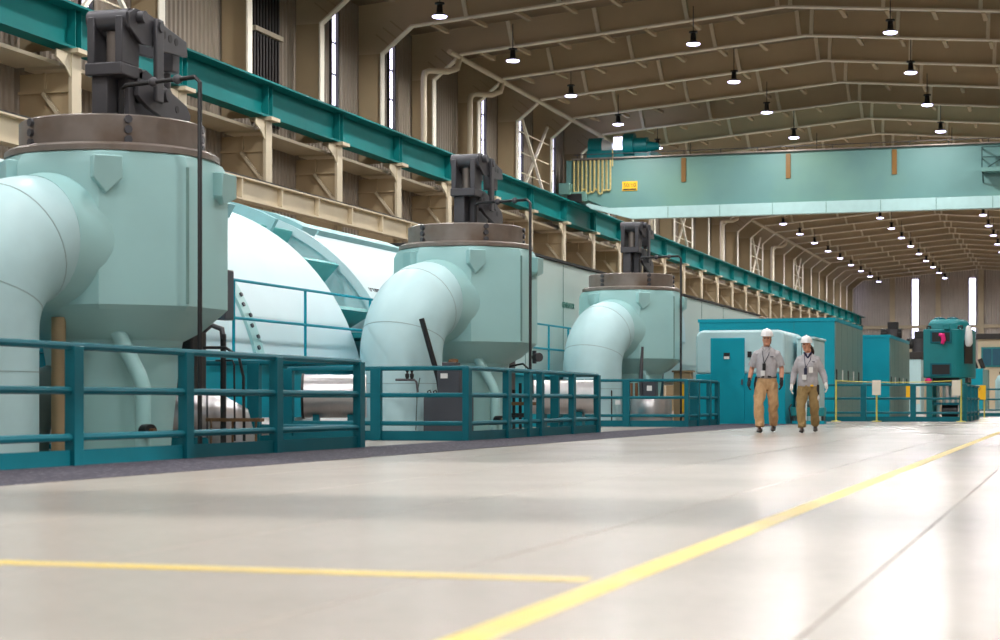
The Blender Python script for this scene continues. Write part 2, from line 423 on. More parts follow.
a = MB().box(0, 0.19, -0.04, 0.04, 6.9, 7.54).mesh('stiffener', BEIGE, False)
for y in FR:
    ob('stiffener', a, lg, (0, y, 0)); ob('stiffener', a, lg, (0, y + BAY / 2, 0))

# eave struts, drain pipes and cross bracing
for (ya, yb) in ((YF - 2.2 * BAY, YF + 2.6 * BAY), (YF + 5 * BAY, YF + 9 * BAY), (YF + 10 * BAY, YF + 18 * BAY)):
    s = MB().tube([(-24.9, ya, 15.1), (-24.9, yb, 15.1)], 0.11, 10).build('eave_strut', BEIGE); tag(s, kind='structure')
for n in (-2, -1, 5, 9, 13):
    y = YF + n * BAY - 1.6
    pts = [(-25.9, y, 10.5), (-25.9, y, 14.0), (-25.9, y + 0.15, 14.25), (-25.75, y + 0.3, 14.35), (-25.2, y + 1.0, 14.4), (-24.95, y + 1.5, 14.6), (-24.9, y + 1.7, 15.1)]
    s = MB().tube(pts, 0.13, 10).build('drain_pipe', BEIGE); tag(s, kind='structure')
for n in (-7, 0, 6, 11, 15):
    y = YF + n * BAY
    r = empty('cross_bracing', (-26.1, y, 10.3), kind='structure')
    MB().bar((0, 0.4, 0), (0, 5.6, 4.4), 0.12, 0.12).build('brace', FLNG, r, smooth=False)
    MB().bar((0.1, 5.6, 0), (0.1, 0.4, 4.4), 0.12, 0.12).build('brace', FLNG, r, smooth=False)
    for k in range(4):
        MB().bar((0.05, 0.3, 0.5 + k), (0.05, 5.7, 0.5 + k), 0.05, 0.05).build('strut', BEIGE, r, smooth=False)

# ================================================================== high-bay lamps (their own light inside)
def make_lamp():
    r = empty('high_bay_lamp')
    MB().cyl((0, 0, 0.5), (0, 0, 1.5), 0.02, 6).build('hanger_rod', GUN, r)
    MB().lathe([(0.02, 0.5), (0.18, 0.49), (0.18, 0.44), (0.1, 0.42), (0.12, 0.14), (0.18, 0.08)], n=14).build('ballast_housing', BLACK, r)
    MB().lathe([(0.13, 0.12), (0.27, 0.03), (0.28, 0.0), (0.25, 0.0)], n=18).build('reflector', GUN, r)
    MB().lathe([(0.27, 0.0), (0.26, -0.03), (0.2, -0.055), (0.12, -0.07), (0.02, -0.075)], n=18).build('lens', LENS, r)
    lo = bpy.data.objects.new('bulb', lampL); COL.objects.link(lo); lo.parent = r; lo.location = (0, 0, -0.16)
    return r
lampL = bpy.data.lights.new('lamp_light', 'AREA'); lampL.shape = 'DISK'; lampL.size = 0.5; lampL.energy = LAMP_W; lampL.color = (1.0, 0.985, 0.97)
lampM = make_lamp()
rows = [(-22.1, 'leftmost lamp row beside the wall columns'), (-14.6, 'lamp row left of the roof ridge'), (-6.9, 'lamp row right of the roof ridge'), (0.6, 'rightmost lamp row above the aisle')]
first = True
for ri, (x, rn) in enumerate(rows):
    vis = [n for n in range(-8, 17)]
    seen = 0
    for n in vis:
        y = 72.5 + 9.1 * n
        d = 0.298 * -x + 0.9545 * y
        inview = d > 0 and 402 - 14.24 * 1850 / d > -2 and 1078 + 1938 * x / d < 1000 and ri < 3
        if inview: seen += 1
        if ri == 3 and n > 8: continue
        o = lampM if first else copy_tree(lampM)
        first = False
        o.location = (x, y, 14.8 - (0.25 if ri == 0 else 0))
        if inview: lb = '%s high-bay lamp of the %s, counted from the camera' % (ORD[seen], rn)
        else: lb = 'high-bay lamp over the camera end, %s of the %s' % (ORD[n + 9], rn)
        tag(o, lb, 'lamp', 'high-bay lamps under the roof')
# ================================================================== overhead crane
cr = empty('overhead_crane', (-25.5, 95.0, 11.08), label='pale teal overhead travelling crane spanning the hall under the roof', cat='crane')
L = 28.6
MB().prism([(-0.25, 0.6), (1.9, -0.35), (2.4, -0.6), (L - 2.4, -0.6), (L - 0.3, 0.5), (L - 0.3, 2.2), (-0.25, 2.2)], -0.9, -0.1).build('girder', CRANE, cr, bevel=0.02)
MB().prism([(-0.25, 0.6), (1.9, -0.35), (2.4, -0.6), (L - 2.4, -0.6), (L - 0.3, 0.5), (L - 0.3, 2.2), (-0.25, 2.2)], 2.2, 3.0).build('girder', CRANE, cr, bevel=0.02)
sh = MB().prism([(0.9, -0.2), (1.2, -0.42), (3.4, -1.02), (L - 3.4, -1.02), (L - 1.2, -0.42), (L - 0.9, -0.2), (L - 1.1, -0.14), (L - 2.2, -0.42), (2.2, -0.42), (1.1, -0.14)], -1.35, -0.9).build('lower_shelf', CRANEL, cr, bevel=0.01)
for k in range(1, 9): MB().box(2.6 + k * 2.7, 2.63 + k * 2.7, -1.36, -1.35, -1.0, -0.44).build('seam', CRANE, sh, smooth=False)
for y in (-0.5, 2.6):
    MB().box(-0.32, 0.9, y - 0.7, y + 0.7, -0.0, 0.5).build('end_truck', CRANE, cr, bevel=0.03)
    for dy in (-0.4, 0.4): MB().cyl((-0.12, y + dy, 0.2), (0.12, y + dy, 0.2), 0.2, 18).build('wheel', GUN, cr)
MB().box(-0.5, 0.1, -1.5, -0.9, 0.35, 0.95).build('drive_box', CRANE, cr, bevel=0.02)
MB().box(-0.1, 0.7, -1.25, -0.92, -0.05, 0.4).build('bumper', BLACK, cr, bevel=0.02)
MB().box(0.1, L - 0.2, -1.1, 0.0, 2.2, 2.26).build('walkway', STEEL, cr, smooth=False)
hr = MB()
hr.tube([(0.2, -1.05, 2.45), (L - 1, -1.05, 2.45)], 0.02, 6)
for k in range(15): hr.cyl((0.4 + 1.9 * k, -1.05, 2.2), (0.4 + 1.9 * k, -1.05, 2.45), 0.02, 6)
hr.build('handrail', GUN, cr)
# trolley on top
tr = MB().box(0.7, 4.2, -0.3, 2.6, 2.27, 2.75).build('trolley_base', TEALD, cr, bevel=0.04)
MB().cyl((0.75, 0.2, 3.0), (1.5, 0.2, 3.0), 0.48, 24).build('drum', TEALD, tr)
MB().cyl((1.5, 0.2, 3.0), (2.0, 0.2, 3.0), 0.42, 24, 0.2).build('drum_cap', WHITE, tr)
MB().cyl((2.75, -0.2, 3.0), (3.3, -0.2, 3.0), 0.6, 24).build('motor', TEALD, tr)
MB().cyl((3.3, -0.2, 2.95), (4.0, -0.2, 2.95), 0.4, 24).build('gearbox', TEALD, tr)
MB().cyl((4.0, -0.2, 2.85), (4.6, -0.2, 2.85), 0.3, 20, 0.16).build('brake', TEALD, tr)
MB().box(1.95, 2.85, 0.6, 1.3, 2.6, 3.55).build('glow_box', WINDOW, tr, bevel=0.02, label='bright white glowing box on the trolley')  # bright box of unknown kind, made to glow with the window material
# festoon cable loops
fe = MB().tube([(0.2, -1.0, 2.16), (2.9, -1.0, 2.16)], 0.03, 6).build('festoon_track', GUN, cr)
for k in range(9):
    x = 0.32 + k * 0.22; h = 1.55 + 0.12 * math.sin(k * 2.3)
    pts = [(x - 0.1, -1.02, 2.14)] + [(x + 0.1 * -math.cos(PI * t / 6), -1.02, 2.14 - h - 0.1 * math.sin(PI * t / 6)) for t in range(7)] + [(x + 0.1, -1.02, 2.14)]
    MB().tube(pts, 0.048, 6).build('cable_loop', ROPE, fe)
MB().cyl((2.3, -1.02, 2.7), (2.3, -1.02, 1.8), 0.03, 6).build('cable_drop', ROPE, fe)
for x in (6.05, 11.45, 16.75, 22.4):
    MB().box(x - 0.12, x + 0.12, -0.96, -0.9, 0.85, 2.1).build('warning_stripe', OCHRE, cr, smooth=False)
sg = MB().box(2.8, 3.6, -0.95, -0.9, 0.5, 0.98).build('capacity_sign', YELLOW, cr, smooth=False, label='yellow capacity sign with dark lettering')
text('lettering', '50/10', 0.3, INK, sg, (3.2, -0.953, 0.77), (PI / 2, 0, 0))
MB().box(2.85, 3.55, -0.957, -0.95, 0.53, 0.6).build('text_line', INK, sg, smooth=False)
pf = empty('service_platform'); pf.parent = cr; pf.location = (21.0, -0.9, 0.0)
MB().box(0, 3.4, -0.8, 0, 0.75, 0.95).build('deck', CRANE, pf, smooth=False)
g = MB()
for x in (0.02, 1.7, 3.38): g.bar((x, -0.78, 0.95), (x, -0.78, 1.95), 0.06, 0.06)
for z in (1.45, 1.95): g.bar((0, -0.78, z), (3.4, -0.78, z), 0.05, 0.06); g.bar((0.02, -0.78, z), (0.02, 0, z), 0.05, 0.06)
g.bar((0.3, -0.78, 0.95), (1.7, -0.78, 1.8), 0.05, 0.05)
g.build('guard_rail', DRAIL, pf, smooth=False)
MB().bar((0.05, -0.05, 0.3), (0.05, -0.7, 0.8), 0.06, 0.06).build('bracket', DRAIL, pf, smooth=False)

# ================================================================== steam valves
OCT = [22.5 + 45 * k for k in range(8)]
def octring(r, z): return [(r * math.cos(math.radians(a)), r * math.sin(math.radians(a)), z) for a in OCT]
def octround(r, z, t, n=4):
    """octagon blended to circle (t=1), 8*n points"""
    out = []
    for k in range(8):
        a0, a1 = math.radians(OCT[k]), math.radians(OCT[(k + 1) % 8] if k < 7 else OCT[0] + 360)
        for j in range(n):
            s = j / n; a = a0 + (a1 - a0) * s
            px = (1 - s) * math.cos(a0) + s * math.cos(a1); py = (1 - s) * math.sin(a0) + s * math.sin(a1)
            x = px * (1 - t) + math.cos(a) * t; y = py * (1 - t) + math.sin(a) * t
            out.append((r * x, r * y, z))
    return out
RB = 1.28
def steam_valve(idx):
    r = empty('steam_valve')
    body = MB().loft([octround(RB - 0.05, 1.55, 0), octround(RB, 1.6, 0), octround(RB, 3.1, 0.0), octround(RB - 0.02, 3.15, 0.1), octround(1.22, 3.22, 0.6), octround(1.15, 3.26, 1)]).build('body', PALE, r, ang=30)
    MB().loft([octround(RB - 0.05, 1.55, 0), octround(0.98, 1.34, 0.5), octround(0.78, 1.24, 1), octround(0.74, 1.0, 1), octround(0.64, 0.0, 1)]).build('hopper', PALE, r, ang=30)
    # grooves between faces, lugs
    a = math.radians(22.5)
    gx, gy = (RB - 0.012) * math.cos(-a), (RB - 0.012) * math.sin(-a)
    MB().cyl((gx, gy, 1.62), (gx, gy, 3.1), 0.022, 8).build('seam', SEAM, body)
    def lug(ang, tang, w_, z0, z1, tip):
        n = Vector((math.cos(ang), math.sin(ang), 0)); t = Vector((-n.y, n.x, 0))
        c = n * (RB * math.cos(PI / 8)) + t * tang
        vs = []
        for off in (-0.02, 0.12):
            for u, z in ((-w_, z1), (w_, z1), (w_, z0), (0.0, z0 - tip), (-w_, z0)):
                p = c + n * (off if z > z0 - 0.01 or off < 0 else off * 0.3) + t * u; vs.append((p.x, p.y, z))
        MB().add(vs, [(4, 3, 2, 1, 0), (5, 6, 7, 8, 9)] + [(i, (i + 1) % 5, (i + 1) % 5 + 5, i + 5) for i in range(5)]).build('lug', PALE, r, bevel=0.015)
    lug(math.radians(-45), -0.42, 0.16, 2.93, 3.17, 0.16)
    lug(math.radians(0), 0.3, 0.18, 2.85, 3.12, 0.08)
    lug(math.radians(-135), 0.3, 0.16, 2.93, 3.17, 0.16)
    # saddle around the pipe nozzle
    D = Vector((-0.18, -0.984, 0)).normalized()
    ax = 2.28; rp = 0.69
    s0 = D * 1.0
    MB().tube([(D.x * 0.9, D.y * 0.9, ax), (D.x * 1.15, D.y * 1.15, ax), (D.x * 1.25, D.y * 1.25, ax), (D.x * 1.36, D.y * 1.36, ax - 0.005)], [0.8, 0.75, 0.715, 0.692], 40).build('nozzle_collar', PALE, r)
    bend = 1.0; L0 = 1.25
    pts = [(D.x * 1.0, D.y * 1.0, ax)]
    for k in range(13):
        t = PI / 2 * k / 12
        h = L0 + bend * math.sin(t) - 0.0
        pts.append((D.x * h, D.y * h, ax - bend * (1 - math.cos(t))))
    pts.append((D.x * (L0 + bend), D.y * (L0 + bend), 0.0))
    el = MB().tube(pts, rp, 36).build('elbow_pipe', PIPEP, r)
    for k in (3, 9):
        p = Vector(pts[k + 1]); q = Vector(pts[k + 2]); dd = (q - p).normalized() * 0.006
        MB().tube([p - dd, p + dd], rp + 0.003, 36).build('jacket_seam', JSEAM, el)
    px, py = D.x * (L0 + bend), D.y * (L0 + bend)
    MB().cyl((px, py, 0.86), (px, py, 0.872), rp + 0.003, 36).build('jacket_seam', JSEAM, el)
    # flange and steel ring
    MB().lathe([(1.15, 3.24), (1.19, 3.25), (1.19, 3.31), (1.15, 3.34), (0.9, 3.34)], n=48).build('flange', STEEL, r)
    rg = MB().lathe([(1.03, 3.3), (1.03, 3.64), (1.0, 3.66), (0.95, 3.66), (0.9, 3.56)], n=48).build('ring', STEEL, r)
    bm = MB().cyl((0, 0, 0), (0.045, 0, 0), 0.045, 8).mesh('bolt', GUN)
    for an in (-118, -52, 8, 62):
        for z in (3.38, 3.49, 3.6):
            t = math.radians(an); ob('bolt', bm, rg, (1.02 * math.cos(t), 1.02 * math.sin(t), z), (0, 0, t))
    MB().lathe([(1.03, 3.55), (1.0, 3.56), (0.02, 3.56)], n=40).build('cover', GUN, r)
    # actuator: yoke, spindle, levers
    yk = MB().box(-0.16, 0.04, -0.2, 0.12, 3.56, 4.22).build('yoke_column', GUN, r, bevel=0.015)
    MB().box(0.06, 0.2, 0.0, 0.14, 3.56, 4.2).build('guide_post', GUN, r, bevel=0.01)
    MB().box(-0.2, 0.26, -0.28, 0.22, 4.2, 4.34).build('yoke_plate', GUN, r, bevel=0.015)
    for x in (-0.15, 0.2): MB().box(x - 0.045, x + 0.045, -0.24, 0.16, 4.34, 4.86).build('yoke_upright', GUN, r, bevel=0.012)
    MB().cyl((0.03, -0.02, 4.34), (0.03, -0.02, 4.72), 0.09, 16).build('spindle', STEEL, r)
    MB().tube([(-0.22, -0.1, 4.84), (0.28, -0.1, 4.84)], 0.12, 16).build('crosshead', GUN, r)
    def plate(name, x0, x1, poly, holes, mt=GUN, par=r):
        bm_ = MB().prism(poly, x0, x1, 'x').build(name, mt, par, bevel=0.008)
        for (hy, hz, hr_) in holes:
            MB().cyl((x1 - 0.002, hy, hz), (x1 + 0.004, hy, hz), hr_, 14).build('hole', BLACK, bm_)
        return bm_
    up = [(-0.18, 4.74), (-0.2, 4.9), (-0.05, 4.97), (0.25, 4.97), (1.2, 4.82), (1.22, 4.64), (0.6, 4.6), (0.42, 4.62), (0.3, 4.6), (0.1, 4.6)]
    for x in (0.26, -0.12): plate('upper_lever', x, x + 0.05, up, [(0.62, 4.8, 0.055), (0.78, 4.78, 0.05), (0.93, 4.77, 0.045)] if x > 0 else [])
    MB().tube([(-0.16, 0.02, 4.88), (0.4, 0.02, 4.88)], 0.07, 14).build('pivot_pin', GUN, r)
    MB().tube([(-0.16, 0.42, 4.84), (0.4, 0.42, 4.84)], 0.06, 14).build('pivot_pin', GUN, r)
    for x in (0.33, -0.15): MB().box(x, x + 0.05, 0.32, 0.5, 3.98, 4.93).build('link_bar', GUN, r, bevel=0.015)
    low = [(0.1, 4.02), (0.12, 4.28), (0.3, 4.34), (1.3, 4.08), (1.4, 3.98), (1.38, 3.8), (0.95, 3.8), (0.35, 3.92)]
    for x in (0.2, -0.1): plate('lower_lever', x, x + 0.06, low, [(0.25, 4.18, 0.03), (1.05, 4.0, 0.045)] if x > 0 else [])
    MB().tube([(-0.14, 0.66, 4.1), (0.36, 0.66, 4.1)], 0.08, 14).build('pivot_pin', GUN, r)
    MB().cyl((0.1, 1.1, 3.72), (0.1, 1.1, 4.8), 0.045, 12).build('pull_rod', GUN, r)
    MB().box(0.0, 0.22, 1.0, 1.2, 4.44, 4.86).build('rod_clevis', GUN, r, bevel=0.02)
    for dy in (1.3, 1.46): MB().cyl((0.12, dy, 3.6), (0.12, dy, 4.1), 0.05, 12).build('stop_bolt', GUN, r)
    # oil line running to the floor on the right
    oil = [(0.28, -0.3, 3.62), (0.28, -0.3, 4.02), (0.34, -0.32, 4.06), (1.3, -0.55, 4.06), (1.36, -0.56, 4.0), (1.36, -0.56, 0.0)]
    MB().tube(oil, 0.026, 10).build('oil_line', BLACK, r)
    for t in (0.4, 0.75): MB().ball((0.34 + 0.96 * t, -0.32 - 0.23 * t, 4.06), 0.055).build('fitting', GUN, r)
    # drain pipe and hand valve on the hopper
    MB().tube([(0.4, -0.7, 1.4), (0.72, -0.74, 0.86), (0.78, -0.75, 0.72), (0.78, -0.75, 0.0)], 0.085, 14).build('drain_pipe', PALE, r)
    hv = MB().cyl((0.82, -0.8, 0.25), (0.94, -0.87, 0.25), 0.075, 16).build('hand_valve', BLACK, r)
    MB().cyl((0.94, -0.87, 0.25), (1.0, -0.9, 0.25), 0.03, 10).build('valve_stem', BRASS, hv)
    # dark actuator block behind
    MB().box(0.15, 0.55, 0.85, 1.25, 0.65, 1.4).build('actuator_block', BLACK, r, bevel=0.03)
    return r
VPOS = [(-10.38, 18.6), (-10.4, 31.25), (-10.45, 44.2)]
VL = ['pale teal steam valve with curved inlet pipe, nearest to the camera', 'pale teal steam valve with curved inlet pipe, middle one of three', 'pale teal steam valve with curved inlet pipe, farthest one by the teal cabin']
sv = steam_valve(0)
for i, (x, y) in enumerate(VPOS):
    o = sv if i == 0 else copy_tree(sv)
    o.location = (x, y, 0); tag(o, VL[i], 'valve', 'steam valves along the turbine')

# ================================================================== turbine casings
TX, TZ, TR = -15.65, 0.31, 3.85
def half_arc(r, a0, a1, n=40): return arc(TX, TZ, r, a0, a1, n)
def arcband(r0, r1, y0, y1, a0, a1, n=36):
    o = half_arc(r1, a0, a1, n); i = half_arc(r0, a1, a0, n)
    m = MB(); pts = o + i; N = len(o)
    vs = [(x, y0, z) for x, z in pts] + [(x, y1, z) for x, z in pts]
    K = len(pts); fs = []
    for k in range(N - 1):
        a, b = k, k + 1; c, d = K - 2 - k, K - 1 - k
        fs += [(a, b, c, d), (a + K, d + K, c + K, b + K), (a, a + K, b + K, b), (d, c, c + K, d + K)]
    fs += [(0, K - 1, 2 * K - 1, K), (N - 1, N - 1 + K, N + K, N)]
    return m.add(vs, fs)
def casing(name, y0, y1, label, flange_y=None, hatch=None):
    r = empty(name, (0, 0, 0), label=label, cat='turbine', group='turbine casings on the plinth')
    a = 14
    h = MB().prism(half_arc(TR, a, 180 - a), y0, y1).build('hood', HOOD, r)
    if flange_y:
        f = arcband(TR - 0.02, TR + 0.05, flange_y - 0.15, flange_y + 0.15, a, 180 - a).build('joint_flange', PALE, h)
        bm = MB().cyl((0, 0, 0), (0.03, 0, 0), 0.035, 8).mesh('bolt', DGREY)
        for k in range(26):
            t = math.radians(16 + 2.6 * k)
            ob('bolt', bm, f, (TX + (TR + 0.05) * math.cos(t), flange_y + (0.05 if k % 2 else -0.04), TZ + (TR + 0.05) * math.sin(t)), (0, -t, 0))
    if hatch:
        for (ya, yb, a0, a1, hh) in hatch: arcband(TR - 0.05, TR + hh, ya, yb, a0, a1).build('hatch', HATCH, r)
    return r
c1 = casing('turbine_casing', 19.0, 30.0, 'white rounded turbine casing with bolted flange band behind the nearest valve', 25.8, [(27.6, 28.8, 62, 105, 0.24)])
c2 = casing('turbine_casing', 31.8, 37.9, 'white rounded turbine casing between the nearest and the middle valve', None, [(31.8, 32.5, 62, 110, 0.14), (32.9, 37.5, 64, 70, 0.1)])
arcband(TR - 0.1, TR + 0.06, 31.72, 31.88, 15, 165).build('rim', HOOD, c2)
tl = math.radians(37.5)
text('lettering', 'LP TURBINE', 0.13, DGREY, c2, (TX + TR * math.cos(tl), 32.5, TZ + TR * math.sin(tl)),
     Matrix(((0, -math.sin(tl), math.cos(tl)), (1, 0, 0), (0, math.cos(tl), math.sin(tl)))).to_euler())
nk = empty('turbine_neck', (0, 0, 0), label='mid teal ribbed neck joining the two white turbine casings', cat='turbine part')
MB().prism(half_arc(3.15, 20, 160), 30.02, 31.7).build('shell', GUSS, nk)
for t in (30, 47, 64, 82, 100, 120):
    c, s = math.cos(math.radians(t)), math.sin(math.radians(t))
    o = MB().box(3.1, 3.82, 30.02, 31.7, -0.035, 0.035).build('rib', GUSS, nk, smooth=False); o.location = (TX, 0, TZ); o.rotation_euler = (0, -math.radians(t), 0)
arcband(3.12, TR + 0.16, 30.55, 30.67, 62, 112).build('fin', HATCH, nk)
MB().box(-13.0, -11.85, 30.04, 31.68, 1.68, 1.77).build('ledge', TEALD, nk, smooth=False)

def plinth(y0, y1, label):
    p = empty('machine_plinth', (0, 0, 0), label=label, cat='plinth', group='teal machine plinths')
    MB().box(-19.6, -11.7, y0, y1, 0.0, 1.14).build('wall', TEALB, p, bevel=0.02)
    MB().box(-19.7, -11.55, y0 - 0.02, y1 + 0.02, 1.14, 1.23).build('top_ledge', TEALB, p, bevel=0.01)
    return p
p1 = plinth(16.0, 38.0, 'bright teal plinth under the white turbine casing behind the nearest valve')
for y, z in ((25.1, 0.95), (25.1, 0.62), (25.1, 0.45)):
    MB().box(-11.7, -11.692, y - 0.07, y + 0.07, z, z + 0.14).build('notice', WHITE, p1, smooth=False)
p2 = plinth(38.1, 46.5, 'bright teal plinth behind the middle valve and below the generator housing')
# white pipe and pallet-like base at floor level
tag(MB().tube([(-11.4, 15.5, 0.2), (-11.4, 30.5, 0.2)], 0.13, 16).build('floor_pipe', WHITE), 'long white pipe lying low along the teal plinth', 'pipe')

# generator housing
gh = empty('generator_housing', (0, 0, 0), label='long pale green generator housing with flat wall behind the valves', cat='generator')
MB().box(-19, -12.2, 38.3, 74, 1.24, 4.0).build('wall', GENP, gh, bevel=0.04)
MB().box(-19.1, -12.15, 38.2, 74.1, 4.0, 4.06).build('roof_edge', LOUVER, gh, smooth=False)
MB().prism(arc(57.8, 2.5, 1.3, 0, 180, 20), -12.22, -12.16, 'x').build('bulge', HOOD, gh)
for y in (41, 44.3, 47.5, 50.5, 53.5, 62, 66): MB().box(-12.2, -12.19, y - 0.012, y + 0.012, 1.3, 3.96).build('panel_seam', GSIDE, gh, smooth=False)
text('lettering', 'GENERATOR', 0.2, GREENINK, gh, (-12.19, 44.75, 2.97), (PI / 2, 0, PI / 2))
MB().box(-12.2, -12.08, 45.0, 46.6, 2.12, 2.28).build('rail_bracket', LOUVER, gh, bevel=0.02)

# ================================================================== railings
def rail_run(parent, pts, posts, h=(1.05, 0.66, 0.25), kick=True, r=0.034, post=(0.1, 0.16), mt=TEAL):
    for z in h:
        MB().tube([(x, y, z) for x, y in pts], r, 8, True).build('top_rail' if z == h[0] else 'rail', mt, parent)
    if kick:
        for (a, b) in zip(pts[:-1], pts[1:]):
            MB().bar((a[0], a[1], 0.07), (b[0], b[1], 0.07), 0.012, 0.14).build('kick_plate', mt, parent, smooth=False)
    for (x, y, rz) in posts:
        o = MB().box(-post[0] / 2, post[0] / 2, -post[1] / 2, post[1] / 2, 0, h[0]).build('post', mt, parent, bevel=0.005); o.location = (x, y, 0); o.rotation_euler = (0, 0, rz)
def enclosure(ys, xn, xf, label):
    e = empty('guard_railing', (0, 0, 0), label=label, cat='railing', group='teal guard railings round the valves')
    posts = [(-8.4, y, 0) for y in ys]
    for xx, y in ((xn, ys[0]), (xf, ys[-1])):
        m = max(1, round((-8.4 - xx) / 1.5))
        posts += [(-8.4 + (xx + 8.4) * k / m, y, PI / 2) for k in range(1, m + 1)]
    rail_run(e, [(xn, ys[0]), (-8.4, ys[0]), (-8.4, ys[-1]), (xf, ys[-1])], posts)
    return e
enclosure((7.8, 10.0, 12.2, 14.37, 16.5, 18.65, 21.1), -11.2, -11.2, 'teal guard railing around the nearest steam valve')
enclosure((25.3, 27.25, 28.4, 29.1, 31.1, 32.85), -11.2, -9.2, 'teal guard railing around the middle steam valve')
enclosure((41.0, 42.2, 43.6, 44.65), -11.2, -9.0, 'teal guard railing around the farthest steam valve by the cabin door')
def deck_rail(y0, y1, posts, label):
    e = empty('deck_railing', (0, 0, 1.23), label=label, cat='railing')
    for z in (1.1, 0.55): MB().tube([(-11.66, y0, z), (-11.66, y1, z)], 0.022, 8).build('rail', TEALB, e)
    for y in posts: MB().cyl((-11.66, y, 0), (-11.66, y, 1.1), 0.024, 8).build('post', TEALB, e)
    return e
e1 = deck_rail(23.6, 30.3, (24.4, 27.0, 29.8), 'thin teal handrail on the plinth in front of the white casing')
e2 = deck_rail(38.6, 44.2, (41.1, 42.8, 44.1), 'thin teal handrail on the plinth in front of the generator housing')
for y in (42.7, 43.5): MB().bar((-11.5, y, -1.23), (-11.5, y, 0.8), 0.07, 0.07).build('ladder_stile', TEALB, e2, smooth=False)
for k in range(6): MB().bar((-11.5, 42.7, -1.0 + 0.3 * k), (-11.5, 43.5, -1.0 + 0.3 * k), 0.03, 0.03).build('ladder_rung', TEALB, e2, smooth=False)
MB().box(-11.74, -11.58, 23.95, 24.25, 0.5, 1.22).build('cable_box', DGREY, e1, bevel=0.02)
# ================================================================== equipment among the valves
def thing(name, label, cat, loc, rz=0.0, group=None): return empty(name, loc, rz, label, cat, group)
# nearest valve
tag(MB().cyl((-10.45, 17.55, 0), (-10.45, 17.55, 1.47), 0.078, 16).build('support_post', TANP), 'tan round post under the body of the nearest valve', 'post')
dp = thing('drain_elbow', 'dark grey green pipe elbow left of the tan post', 'pipe', (-10.95, 18.0, 0))
MB().tube([(0.3, 0.3, 0.6), (0.1, 0.12, 0.62), (-0.1, -0.05, 0.55), (-0.2, -0.13, 0.3), (-0.22, -0.15, 0.0)], 0.36, 24).build('pipe', DPIPE, dp)
MB().tube([(-0.4, -0.3, 0.85), (0.1, -0.4, 0.85), (0.15, -0.42, 0.8)], 0.02, 8).build('hand_grip', GUN, dp)
br = thing('impulse_piping', 'dark vertical piping with hand valves beside the nearest valve body', 'piping', (-9.62, 19.85, 0))
MB().cyl((0, 0, 0), (0, 0, 1.36), 0.035, 10).build('riser', BLACK, br)
MB().tube([(0, 0, 1.3), (-0.02, 0, 1.42), (-0.15, -0.02, 1.47), (-0.28, -0.05, 1.36)], 0.035, 10).build('bend', GUN, br)
MB().tube([(-0.32, -0.1, 1.2), (0.05, -0.05, 1.2), (0.2, 0, 1.1), (0.26, 0, 0.85), (0.27, 0, 0.1)], 0.018, 8).build('hose', BLACK, br)
MB().tube([(-0.1, 0, 1.05), (0.12, 0, 1.05), (0.14, 0, 1.0), (0.15, 0, 0.1)], 0.012, 8).build('hose', BLACK, br)
for z in (1.42, 1.24, 1.14):
    MB().cyl((-0.3, -0.16, z), (-0.3, -0.02, z), 0.05, 12).build('hand_valve', BRASS if z == 1.24 else BLACK, br)
MB().box(-0.2, 0.5, -0.06, 0.06, 0.33, 0.37).build('tray', BRASS, br, smooth=False)
for x in (-0.16, 0.12, 0.42): MB().cyl((x, 0, 0), (x, 0, 0.33), 0.015, 6).build('tray_leg', BRASS, br)
lg1 = thing('lagged_pipe', 'silver foil wrapped pipe end low beside the nearest valve', 'pipe', (-10.1, 20.3, 0.42))
MB().tube([(-0.6, -0.2, 0), (0.05, 0.1, 0), (0.2, 0.25, -0.1), (0.25, 0.3, -0.42)], 0.29, 24).build('lagging', SILVER, lg1)
for k in range(3): MB().tube([(-0.4 + 0.2 * k, -0.11 + 0.09 * k, 0), (-0.38 + 0.2 * k, -0.1 + 0.09 * k, 0)], 0.3, 24).build('band', GUN, lg1)
st = thing('support_stand', 'teal steel support stand between nearest valve and plinth', 'stand', (-10.9, 21.6, 0))
for x in (-0.14, 0.14): MB().box(x - 0.04, x + 0.04, -0.04, 0.04, 0, 0.98).build('leg', TEALB, st, smooth=False)
MB().box(-0.2, 0.2, -0.06, 0.06, 0.98, 1.03).build('head', TEALB, st, smooth=False); MB().box(-0.25, 0.25, -0.1, 0.1, 0, 0.06).build('foot', TEALB, st, smooth=False)

def lagged(name, x0, x1, y, z, r, label, rz):
    o = thing(name, label, 'pipe', (x0, y, z), rz)
    n = 5; Lx = x1 - x0
    MB().cyl((0, 0, 0), (Lx, 0, 0), r, 32).build('lagging', SILVER, o)
    for k in range(n): MB().tube([(Lx * (k + 0.02) / n, 0, 0), (Lx * (k + 0.06) / n, 0, 0)], r + 0.008, 32).build('band', SILVER, o)
    MB().tube([(-0.03, 0, 0), (0.01, 0, 0)], r + 0.015, 32).build('end_ring', BLACK, o)
    MB().box(Lx * 0.15, Lx * 0.25, -0.2, 0.2, -z, -r + 0.05).build('saddle', TEAL, o, smooth=False)
    MB().box(Lx * 0.7, Lx * 0.8, -0.2, 0.2, -z, -r + 0.05).build('saddle', TEAL, o, smooth=False)
lagged('lagged_pipe', -11.25, -10.3, 26.0, 0.65, 0.33, 'silver lagged pipe left of the middle valve pipe', math.radians(20))
lagged('lagged_pipe', -10.5, -9.1, 35.5, 0.66, 0.34, 'silver lagged pipe between middle and farthest valves', math.radians(6))

